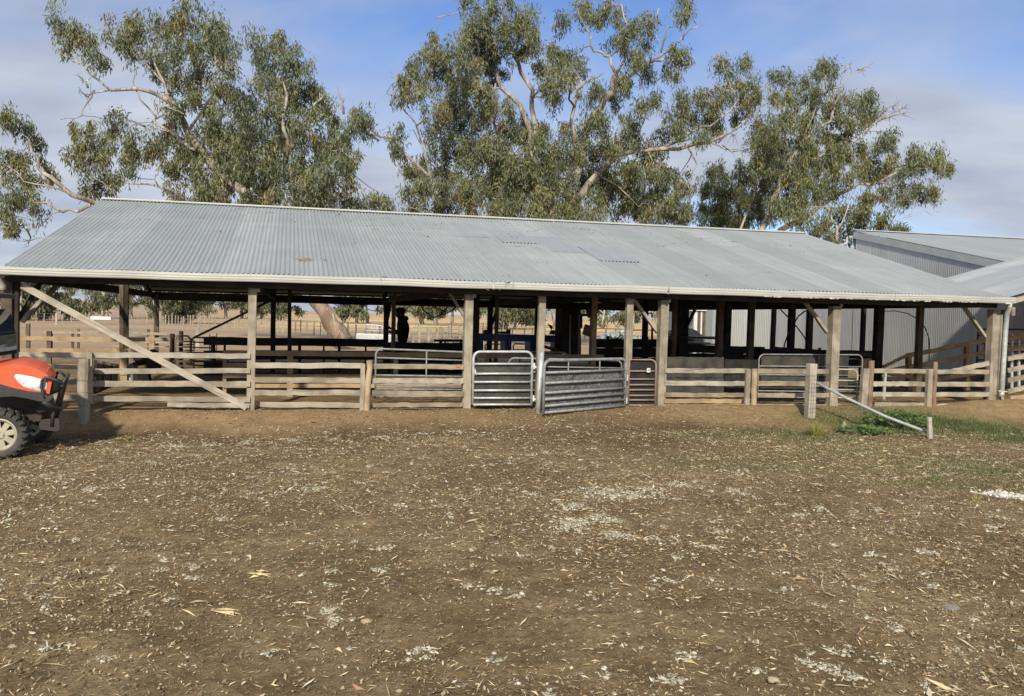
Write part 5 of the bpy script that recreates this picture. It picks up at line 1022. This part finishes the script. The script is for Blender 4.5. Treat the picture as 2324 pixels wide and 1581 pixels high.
m_=MB();m_.lump(tuple(T(-48,796,-.05)),.07,.04,.05,.1,2);m_.tube([T(-55,800,-.05),T(-45,795,0)],.015,6);m_.build('mirror',M['black_plastic'],utv,True)
m_=MB();m_.tube([T(-20,960,.1),T(-20,960,1.3)],.04,8);m_.build('axle',M['black_steel'],utv)
# ------------------------------------------------------------------ standing person
pc=S(913,800,7.6);pt=thing('person','person in dark hooded jacket and cap, head bowed, holding something with both hands','person',(pc[0],pc[1],0))
Fd=-U3;Sd=V3
def J(f_,s,z): return Vector(tuple(Fd*f_+Sd*s+Z3*z))
bm=bmesh.new();sk=bm.verts.layers.skin.verify();vv={}
def jv(n_,f_,s,z,r1,r2=None):
    q=bm.verts.new(J(f_,s,z));q[sk].radius=(r1,r2 or r1);vv[n_]=q;return q
def je(*a):
    for i in range(len(a)-1): bm.edges.new((vv[a[i]],vv[a[i+1]]))
jv('pel',0,0,.92,.165,.16);jv('wai',-.01,0,1.06,.165,.165);jv('che',-.02,0,1.24,.175,.18);jv('sho',-.01,0,1.38,.15,.16);jv('nek',.045,0,1.46,.085);jv('hd0',.07,0,1.52,.095);jv('hd1',.075,0,1.60,.118,.105);jv('hd2',.055,0,1.67,.09)
je('pel','wai','che','sho','nek','hd0','hd1','hd2')
jv('nose',.165,0,1.545,.014);je('hd1','nose');jv('chin',.145,0,1.478,.022);je('hd0','chin')
vv['pel'][sk].use_root=True
for k,s in (('l',1),('r',-1)):
    jv('hip'+k,0,s*.09,.86,.10);jv('kne'+k,.03,s*.11,.48,.062);jv('ank'+k,-.01,s*.11,.10,.045);jv('toe'+k,.14,s*.13,.035,.035);je('pel','hip'+k,'kne'+k,'ank'+k,'toe'+k)
    jv('sh'+k,0,s*.19,1.35,.072);jv('el'+k,.05,s*.25,1.08,.052);jv('wr'+k,.27,s*.13,1.14+.05*s,.030);jv('pa'+k,.335,s*.08,1.16+.05*s,.032,.018);je('sho','sh'+k,'el'+k,'wr'+k,'pa'+k)
    for i in range(4):
        z0=1.175+.05*s-.014*i;jv(f'f{i}a{k}',.375,s*.055,z0,.009);jv(f'f{i}b{k}',.40-.004*i,s*.025,z0-.004,.008);jv(f'f{i}c{k}',.39,s*.002+.002,z0-.008,.007);je('pa'+k,f'f{i}a{k}',f'f{i}b{k}',f'f{i}c{k}')
    jv('t1'+k,.33,s*.05,1.20+.05*s,.010);jv('t2'+k,.35,s*.025,1.215+.05*s,.008);je('pa'+k,'t1'+k,'t2'+k)
me=bpy.data.meshes.new('body');bm.to_mesh(me);bm.free();me.materials.append(M['cloth']);bo=link(me,'body',pt)
mo=bo.modifiers.new('skin','SKIN');mo.use_smooth_shade=True;mo=bo.modifiers.new('sub','SUBSURF');mo.levels=2;mo.render_levels=2
def plump(name,items,mat):
    m_=MB()
    for f_,s,z,a,b_,c_ in items:
        q=pc*[1,1,0]+Fd*f_+Sd*s+Z3*z;m_.lump(tuple(q),a,b_,c_,.03,3)
    return m_.build(name,mat,pt,True)
plump('cap',[(.06,0,1.655,.13,.115,.075)],M['cloth']);m_=MB();q=pc*[1,1,0];m_.beam(q+Fd*.15+Z3*1.64,q+Fd*.25+Z3*1.605,.14,.012);m_.build('cap_peak',M['cloth'],pt,bevel=.004)
plump('hood',[(-.075,0,1.45,.07,.11,.07)],M['cloth'])
plump('hands',[],M['skin']) if 0 else None
plump('face',[(.140,0,1.555,.05,.062,.075)],M['skin'])
for s in (-1,1): plump('ear',[(.05,s*.088,1.545,.02,.008,.03)],M['skin']);plump('eye',[(.168,s*.03,1.558,.008,.01,.006)],M['white'])
m_=MB();q=pc*[1,1,0]+Fd*.43+Z3*1.14;m_.beam(q-Fd*.07-Z3*.05,q+Fd*.05+Z3*.03,.13,.035);o=m_.build('clipboard',M['black_plastic']);tag(o,'small dark object held in the hands of the standing person','device')
# ------------------------------------------------------------------ scattered litter (wool, straw, chips, clods)
def wedge(n,r,y0=3.1,y1=15.6,slope=.70,pw=1.0):
    u=r.random(n);Y=(y0**2+u*(y1**2-y0**2))**.5;X=(r.random(n)*2-1)*slope*Y+ .3;return X,Y
def okmask(X,Y,maxb=.0):
    a=(X-P0[0])*u2[0]+(Y-P0[1])*u2[1];b=(X-P0[0])*v2[0]+(Y-P0[1])*v2[1];return (b<maxb),a,b
def density(X,Y):
    a=(X-P0[0])*u2[0]+(Y-P0[1])*u2[1];b=(X-P0[0])*v2[0]+(Y-P0[1])*v2[1]
    d=.30+.9*vnoise(X,Y,.55,21)*vnoise(X,Y,1.7,22)*1.8
    bank=sm(b,-1.5,-.5);return d*(1-.45*bank)+.5*np.exp(-((b+2.0)/.6)**2)
def flat(n,seed,Lr,Wr,cols,name,lift=.004,curl=.25,tilt=.25,dens=True,maxb=.0,yr=(3.1,15.6),label=None,pw=None):
    r=np.random.default_rng(seed);X,Y=wedge(n,r,*yr);ok,a,b=okmask(X,Y,maxb)
    if dens: ok&=r.random(n)<np.clip(density(X,Y)*(pw(X,Y) if pw else 1),0,1)
    X,Y=X[ok],Y[ok];n=len(X);Zg=gheight(X,Y)
    an=r.random(n)*2*np.pi;L_=np.exp(r.normal(math.log(Lr[0]),Lr[1],n));W_=np.exp(r.normal(math.log(Wr[0]),Wr[1],n))
    d=np.stack([np.cos(an),np.sin(an),r.normal(0,tilt,n)],1);d/=np.linalg.norm(d,axis=1,keepdims=True)
    s=np.stack([-np.sin(an),np.cos(an),r.normal(0,tilt,n)],1);c=np.stack([X,Y,Zg+lift+np.abs(d[:,2])*L_*.5+r.random(n)*.006],1)
    up=np.array([0,0,1.]);cu=(r.normal(0,curl,n)*L_)[:,None]
    P_=[c-d*L_[:,None]/2,c-d*L_[:,None]*.1+s*W_[:,None]/2*r.uniform(.7,1.3,(n,1))+cu*s*.3+up*np.abs(cu)*.25,c+d*L_[:,None]/2,c+d*L_[:,None]*.1-s*W_[:,None]/2*r.uniform(.7,1.3,(n,1))+cu*s*.3]
    v_=np.stack(P_,1).reshape(-1,3);v_[:,2]=np.maximum(v_[:,2],np.repeat(Zg,4)+.001);f_=np.arange(4*n).reshape(-1,4)
    cols=np.array(cols);cc=cols[r.integers(0,len(cols),n)]*r.uniform(.65,1.25,(n,1))
    o=link(npmesh(name,v_,f_,M['litter'],False,np.repeat(cc,4,0)),name);kind(o,'stuff');tag(o,label,'litter');return o
flat(120000,1,(.028,.5),(.0035,.3),[(.54,.43,.24),(.44,.34,.19),(.64,.53,.32),(.33,.24,.14)],'straw_bits',label='short bits of straw trodden into the yard dirt')
flat(170000,2,(.016,.5),(.009,.4),[(.42,.32,.19),(.31,.23,.135),(.54,.43,.27),(.21,.145,.085),(.15,.10,.06)],'wood_chips',tilt=.4,label='wood chips and dry leaf scraps over the yard dirt')
flat(900,3,(.085,.35),(.010,.35),[(.52,.45,.30),(.40,.31,.20),(.60,.52,.34)],'long_straws',tilt=.1,curl=.15,label='long straws and twigs lying on the yard dirt')
flat(2200,4,(.055,.3),(.016,.3),[(.46,.38,.27),(.34,.27,.19),(.55,.50,.40),(.28,.17,.11)],'gum_leaves',tilt=.22,maxb=-.05,label='fallen gum leaves on the yard dirt')
def lumps(name,n,seed,size,cols,mat,label,sq=.5,dens=True,clusters=None,maxb=0.,cat='litter'):
    r=np.random.default_rng(seed)
    if clusters is None:
        X,Y=wedge(n,r);ok,_,_=okmask(X,Y,maxb)
        if dens: ok&=r.random(n)<np.clip(density(X,Y),0,1)
        X,Y=X[ok],Y[ok];S_=np.exp(r.normal(math.log(size[0]),size[1],len(X)))
    else: X,Y,S_=clusters
    bm=bmesh.new();bmesh.ops.create_icosphere(bm,subdivisions=1,radius=1);base=np.array([v.co[:] for v in bm.verts]);fc=np.array([[v.index for v in f.verts] for f in bm.faces]);bm.free()
    n=len(X);k=len(base);Zg=gheight(X,Y)
    an=r.random(n)*6.28;ex=r.uniform(.6,1.7,n);q=base[None]*r.uniform(.7,1.3,(n,k,1));q[:,:,2]*=sq;q[:,:,0]*=ex[:,None]
    x=q[:,:,0]*np.cos(an)[:,None]-q[:,:,1]*np.sin(an)[:,None];y=q[:,:,0]*np.sin(an)[:,None]+q[:,:,1]*np.cos(an)[:,None]
    v_=np.stack([x*S_[:,None]+X[:,None],y*S_[:,None]+Y[:,None],q[:,:,2]*S_[:,None]+(Zg+S_*sq*.35)[:,None]],-1).reshape(-1,3)
    f_=(fc[None]+(np.arange(n)*k)[:,None,None]).reshape(-1,3)
    cols=np.array(cols);cc=cols[r.integers(0,len(cols),n)]*r.uniform(.75,1.2,(n,1));cc=np.repeat(cc,k,0)*r.uniform(.85,1.1,(n*k,1))
    o=link(npmesh(name,v_,f_,mat,name!='dirt_clods',cc),name);kind(o,'stuff');tag(o,label,cat);return o
lumps('dirt_clods',90000,5,(.0062,.40),[(.15,.105,.06),(.20,.145,.085),(.11,.078,.045),(.27,.205,.125)],M['litter'],'small clods of dry dung and dirt across the yard')
lumps('pebbles',420,6,(.007,.35),[(.42,.36,.26),(.46,.37,.20),(.34,.28,.20)],M['litter'],'pale pebbles scattered over the yard',.6)
# wool tufts: ragged clusters of locks
r=np.random.default_rng(99);cx_,cy_,cs_=[],[],[]
def woolat(X,Y,R,n,s=(.012,.4),el=1.6):
    a=r.random()*3.14
    for _ in range(n):
        p_,q_=r.normal(0,R*.5)*el,r.normal(0,R*.5);cx_.append(X+p_*math.cos(a)-q_*math.sin(a));cy_.append(Y+p_*math.sin(a)+q_*math.cos(a));cs_.append(min(.017,math.exp(r.normal(math.log(s[0]),s[1]))))
X,Y=wedge(2900,r,3.6,13.8);ok,_,b=okmask(X,Y,-.9);ok&=r.random(len(X))<np.clip(density(X,Y)*1.05,0,1)
for x,y in zip(X[ok],Y[ok]):
    k=r.random();woolat(x,y,.012+.04*k**7,int(2+18*k**7),(.008,.45))
for px_,py_,R,n in ((1300,1190,.16,210),(1370,1180,.13,120),(1420,1130,.20,150),(1350,1120,.22,110),(1480,1122,.16,90),(1300,1150,.15,70),(1395,1215,.14,70),(1530,1105,.12,60),(710,1108,.09,60),(500,1175,.05,26),(205,1113,.06,30),(905,1145,.05,24),(870,1246,.07,30),(1240,1032,.05,20),(905,1000,.05,20),(345,1052,.05,22),(440,1280,.05,24),(440,1305,.05,18),(1805,1175,.06,36),(1860,1160,.05,30),(1660,1122,.07,38),(1690,1130,.05,24),(2180,1063,.10,40),(2275,1178,.09,34),(1990,1170,.04,14),(1620,1248,.05,22),(1985,1265,.06,26),(2100,1260,.07,34),(1845,1505,.08,40),(1900,1475,.06,24),(1560,1485,.05,18),(960,1470,.05,20),(1930,1530,.07,30),(1120,1490,.04,16),(860,1300,.04,16),(1530,1540,.07,26),(1120,1350,.05,20),(1170,1365,.04,14),(2120,1335,.05,20),(2250,1205,.06,24),(740,1390,.05,24),(750,1415,.05,20),(1250,1570,.05,20),(410,1010,.10,60),(470,1006,.10,50),(560,1003,.10,50),(660,1000,.10,50),(760,1002,.08,40),(860,995,.10,50),(960,988,.08,40),(1040,985,.08,30),(1120,1000,.06,20)):
    q=ground(px_,py_,-.24);woolat(q[0],q[1],R,n,(.011,.5),1.6)
WC=[(.43,.40,.30),(.52,.48,.37),(.34,.32,.23),(.60,.56,.45),(.46,.43,.33)]
lumps('wool_scraps',0,7,None,WC,M['wool'],'dirty pale tufts of shorn wool scattered over the yard',.5,clusters=(np.array(cx_),np.array(cy_),np.array(cs_)),cat='wool')
WX,WY,WS=np.array(cx_),np.array(cy_),np.array(cs_)
cx_,cy_,cs_=[],[],[];q=ground(2288,1128,-.24);woolat(q[0],q[1],.17,300,(.017,.45),1.5)
o=lumps('wool_clump',0,8,None,[(.56,.53,.48),(.66,.63,.58),(.48,.46,.40)],M['wool'],'big clean white clump of wool at the right edge of the yard',.8,clusters=(np.array(cx_),np.array(cy_),np.array(cs_)),cat='wool');del o['kind']
def wisps(name,label,X,Y,S_,k,cols,seed):
    r=np.random.default_rng(seed);X=np.repeat(X,k)+r.normal(0,1,len(X)*k)*np.repeat(S_,k)*1.0;Y=np.repeat(Y,k)+r.normal(0,1,len(Y)*k)*np.repeat(S_,k)*1.0;S_=np.repeat(S_,k);n=len(X);Zg=gheight(X,Y)+S_*r.uniform(.1,1.0,n)
    an=r.random(n)*6.28;L_=S_*r.uniform(.8,2.6,n);W_=S_*r.uniform(.12,.6,n);d=np.stack([np.cos(an),np.sin(an),r.normal(0,.35,n)],1)*L_[:,None]/2;sd=np.stack([-np.sin(an),np.cos(an),r.normal(0,.5,n)],1)*W_[:,None]/2;c=np.stack([X,Y,Zg+.002],1)
    v_=np.stack([c-d,c-d*.1+sd*r.uniform(.5,1.5,(n,1)),c+d,c+d*.2-sd*r.uniform(.5,1.5,(n,1))],1).reshape(-1,3);cc=np.repeat(np.array(cols)[r.integers(0,len(cols),n)]*r.uniform(.7,1.2,(n,1)),4,0)
    o=link(npmesh(name,v_,np.arange(4*n).reshape(-1,4),M['wool'],False,cc),name);kind(o,'stuff');tag(o,label,'wool')
wisps('wool_fibres','fine ragged wool fibres around the tufts on the yard',WX,WY,WS,5,WC,51)
for lb,x,y,s_,cmat in (('largest pale yellow stone on the dirt in the lower left','830','1415',.032,'stone'),('pale stone near the bottom left corner of the yard','28','1473',.026,'stone'),('flat brown stone in the dirt at the lower right','2160','1385',.05,'concrete'),('pale stone at the bottom edge right of the middle','1755','1548',.03,'stone')):
    q=ground(float(x),float(y),-.24);m_=MB();m_.lump((q[0],q[1],q[2]+.01),s_,s_*.7,s_*.5,.22,2);o=m_.build('stone',M[cmat],smooth=False);tag(o,lb,'stone')
# dry corn-like leaf strips lying in the yard
for lb,x,y,n,sp in (('bundle of pale yellow straw lying in front of the large dented gate',1385,952,26,.16),('bleached leaf strips on the dirt in the lower left',515,1375,9,.12),('tangle of straw at the foot of the tan split posts on the right',1708,928,16,.07),('pale leaf strips right of the first strips in the lower left',595,1290,7,.10),('flat grey gum leaf lying alone in the lower left',385,1452,2,.05)):
    q=ground(x,y,-.2 if y>940 else -.02);m_=MB()
    for _ in range(n):
        a_=random.uniform(0,6.28);c=np.array([q[0]+random.gauss(0,sp*.6),q[1]+random.gauss(0,sp*.35),0]);c[2]=float(gheight(c[0],c[1]))+.012
        d=np.array([math.cos(a_)*random.uniform(.05,sp*1.1),math.sin(a_)*random.uniform(.02,sp*.5),random.uniform(-.006,.02)]);e=np.cross(d,Z3);e=e/np.linalg.norm(e)*random.uniform(.004,.012)
        m_.add([c-d,c+e+Z3*.008,c+d,c-e],[(0,1,2,3)])
    m_.build('straw_bundle',M['straw'] if 'straw' in M else M.setdefault('straw',simple('dry_straw',(.62,.50,.26),(.50,.40,.22),.8,0,9,0)),None);tag(bpy.data.objects[[o.name for o in bpy.data.objects if o.name.startswith('straw_bundle')][-1]],lb,'straw')
# ------------------------------------------------------------------ grass and weeds
def grassfield(name,label,n,seed,hf,wid_,cols,sel,cat='grass'):
    r=np.random.default_rng(seed);X=r.uniform(1.0,11.5,n);Y=r.uniform(8.0,19,n)
    g=np.zeros(n)
    for c,rx,ry,s in GREENW: g=np.maximum(g,s*np.exp(-((X-c[0])/rx)**2-((Y-c[1])/ry)**2))
    b=(X-P0[0])*v2[0]+(Y-P0[1])*v2[1];ok=(b<.05)&sel(g,r.random(n),X,Y);X,Y,g=X[ok],Y[ok],g[ok];n=len(X);Zg=gheight(X,Y)
    h=hf(g)*r.uniform(.5,1.3,n);an=r.random(n)*6.28;le=r.uniform(.2,.9,n)*h
    c=np.stack([X,Y,Zg-.003],1);tip=c+np.stack([np.cos(an)*le,np.sin(an)*le,h],1);s=np.stack([-np.sin(an),np.cos(an),0*an],1)*wid_*r.uniform(.6,1.3,(n,1))
    mid=(c+tip)/2+np.stack([0*an,0*an,h*.12],1)
    v_=np.stack([c-s,c+s,mid+s*.7,tip,mid-s*.7],1).reshape(-1,3);i5=np.arange(n)*5
    f_=np.stack([i5,i5+1,i5+2,i5+4],1);f2=np.stack([i5+4,i5+2,i5+3,i5+3],1)
    cc=np.array(cols)[r.integers(0,len(cols),n)]*r.uniform(.7,1.25,(n,1));cc=np.repeat(cc,5,0)
    me=npmesh(name,v_,np.concatenate([f_]),M['grass'],False,cc)
    o=link(me,name);kind(o,'stuff');tag(o,label,cat)
grassfield('short_grass','sparse short green and straw-coloured grass on the right side of the yard',300000,31,lambda g:.026+.03*g,.003,[(.12,.15,.05),(.17,.19,.07),(.30,.26,.13),(.09,.12,.04)],lambda g,q,X,Y:q<g*1.5*(.3+vnoise(X,Y,2.5,33)*1.2))
grassfield('lush_grass','thick dark green grass below the fence, around the leaning grey pipe',200000,32,lambda g:.05+.07*g,.0032,[(.055,.10,.035),(.08,.13,.045),(.07,.115,.05),(.15,.17,.07)],lambda g,q,X,Y:(g>.45)&(q<(g-.3)))
def plant(name,label,x,y,n,R,h,w,cols,seed,kind_='blade',cat='plant',zg=-.15):
    r=np.random.default_rng(seed);c0=ground(x,y,zg);t=thing(name,label,cat,(c0[0],c0[1],float(gheight(c0[0],c0[1]))));L0=np.array(WLOC[t.name]);vs=[];fs=[];cs=[];st=MB()
    for k in range(n):
        a=r.random()*6.28;rr=R*r.random()**.6;b0=L0+np.array([math.cos(a)*rr*.4,math.sin(a)*rr*.4,0]);hh=h*r.uniform(.5,1.15)*(1-.35*(rr/R)**2)
        tp=L0+np.array([math.cos(a)*rr,math.sin(a)*rr*.8,hh]);s=np.array([-math.sin(a),math.cos(a),0])*w
        o=len(vs);col=np.array(cols[r.integers(0,len(cols))])*r.uniform(.75,1.25)
        if kind_=='blade':
            mid=(b0+tp)/2+Z3*hh*.15;vs+=[b0-s,b0+s,mid+s*.8,mid-s*.8,tp+s*.1,tp-s*.1];fs+=[(o,o+1,o+2,o+3),(o+3,o+2,o+4,o+5)];cs+=[col]*6
        else:                                   # round lobed leaves on stems
            st.tube([b0,(b0+tp)/2+Z3*.03,tp],.0035,4,False);rad_=w*r.uniform(.6,1.2);nrm=np.array([r.normal(0,.45),-.35+r.normal(0,.4),1.]);nrm/=np.linalg.norm(nrm);e1=np.cross(nrm,[1,0,.1]);e1/=np.linalg.norm(e1);e2=np.cross(nrm,e1)
            vs.append(tp-nrm*rad_*.18);cs.append(col*.85);m8=10
            for i in range(m8):
                q=2*math.pi*i/m8;k2=rad_*(1+.12*math.cos(5*q))*(1 if i else .5);vs.append(tp+(e1*math.cos(q)+e2*math.sin(q))*k2);cs.append(col)
            for i in range(0,m8,2): fs.append((o,o+1+i,o+1+(i+1)%m8,o+1+(i+2)%m8))
    if st.V: st.build('stem',M['stem'],t)
    link(npmesh('foliage',np.array(vs)-L0,np.array(fs),M['grass'],False,np.array(cs)),'foliage',t);return t
M['stem']=simple('green_stem',(.10,.14,.05),(.14,.17,.07),.7)
MC=[(.10,.165,.045),(.13,.20,.055),(.075,.125,.035)]
plant('mallow_plant','leafy green mallow bush growing against the fence, right half beside the concrete kerb',2040,948,360,.58,.27,.030,MC,1,'leaf',zg=-.05)
plant('mallow_plant','low leafy mallow left of the bigger bush, under the upper grey pipe',1965,962,220,.50,.13,.028,MC,2,'leaf',zg=-.08)
plant('grass_tuft','yellow-green grass tuft just below the wire-wrapped post',1852,978,170,.26,.24,.006,[(.20,.26,.07),(.34,.30,.08),(.45,.30,.10),(.15,.22,.06)],3)
plant('weed','small bright green weed in the short grass right of centre',2120,1095,50,.10,.06,.006,[(.14,.24,.05)],4,zg=-.24)
plant('dry_tuft','small dry straw tuft in the dirt, left of the big white wool clump',2215,1138,40,.13,.10,.003,[(.50,.38,.18),(.42,.32,.16)],5,zg=-.24)
plant('weed','yellow-green weed patch in the dirt right of the buggy',290,998,60,.20,.05,.005,[(.30,.32,.09),(.20,.24,.07)],6,zg=-.24)
plant('dead_leaf_stalk','upright pale dead leaf standing at the left edge of the mallow',1917,962,5,.05,.26,.035,[(.42,.42,.28)],7,zg=-.1)
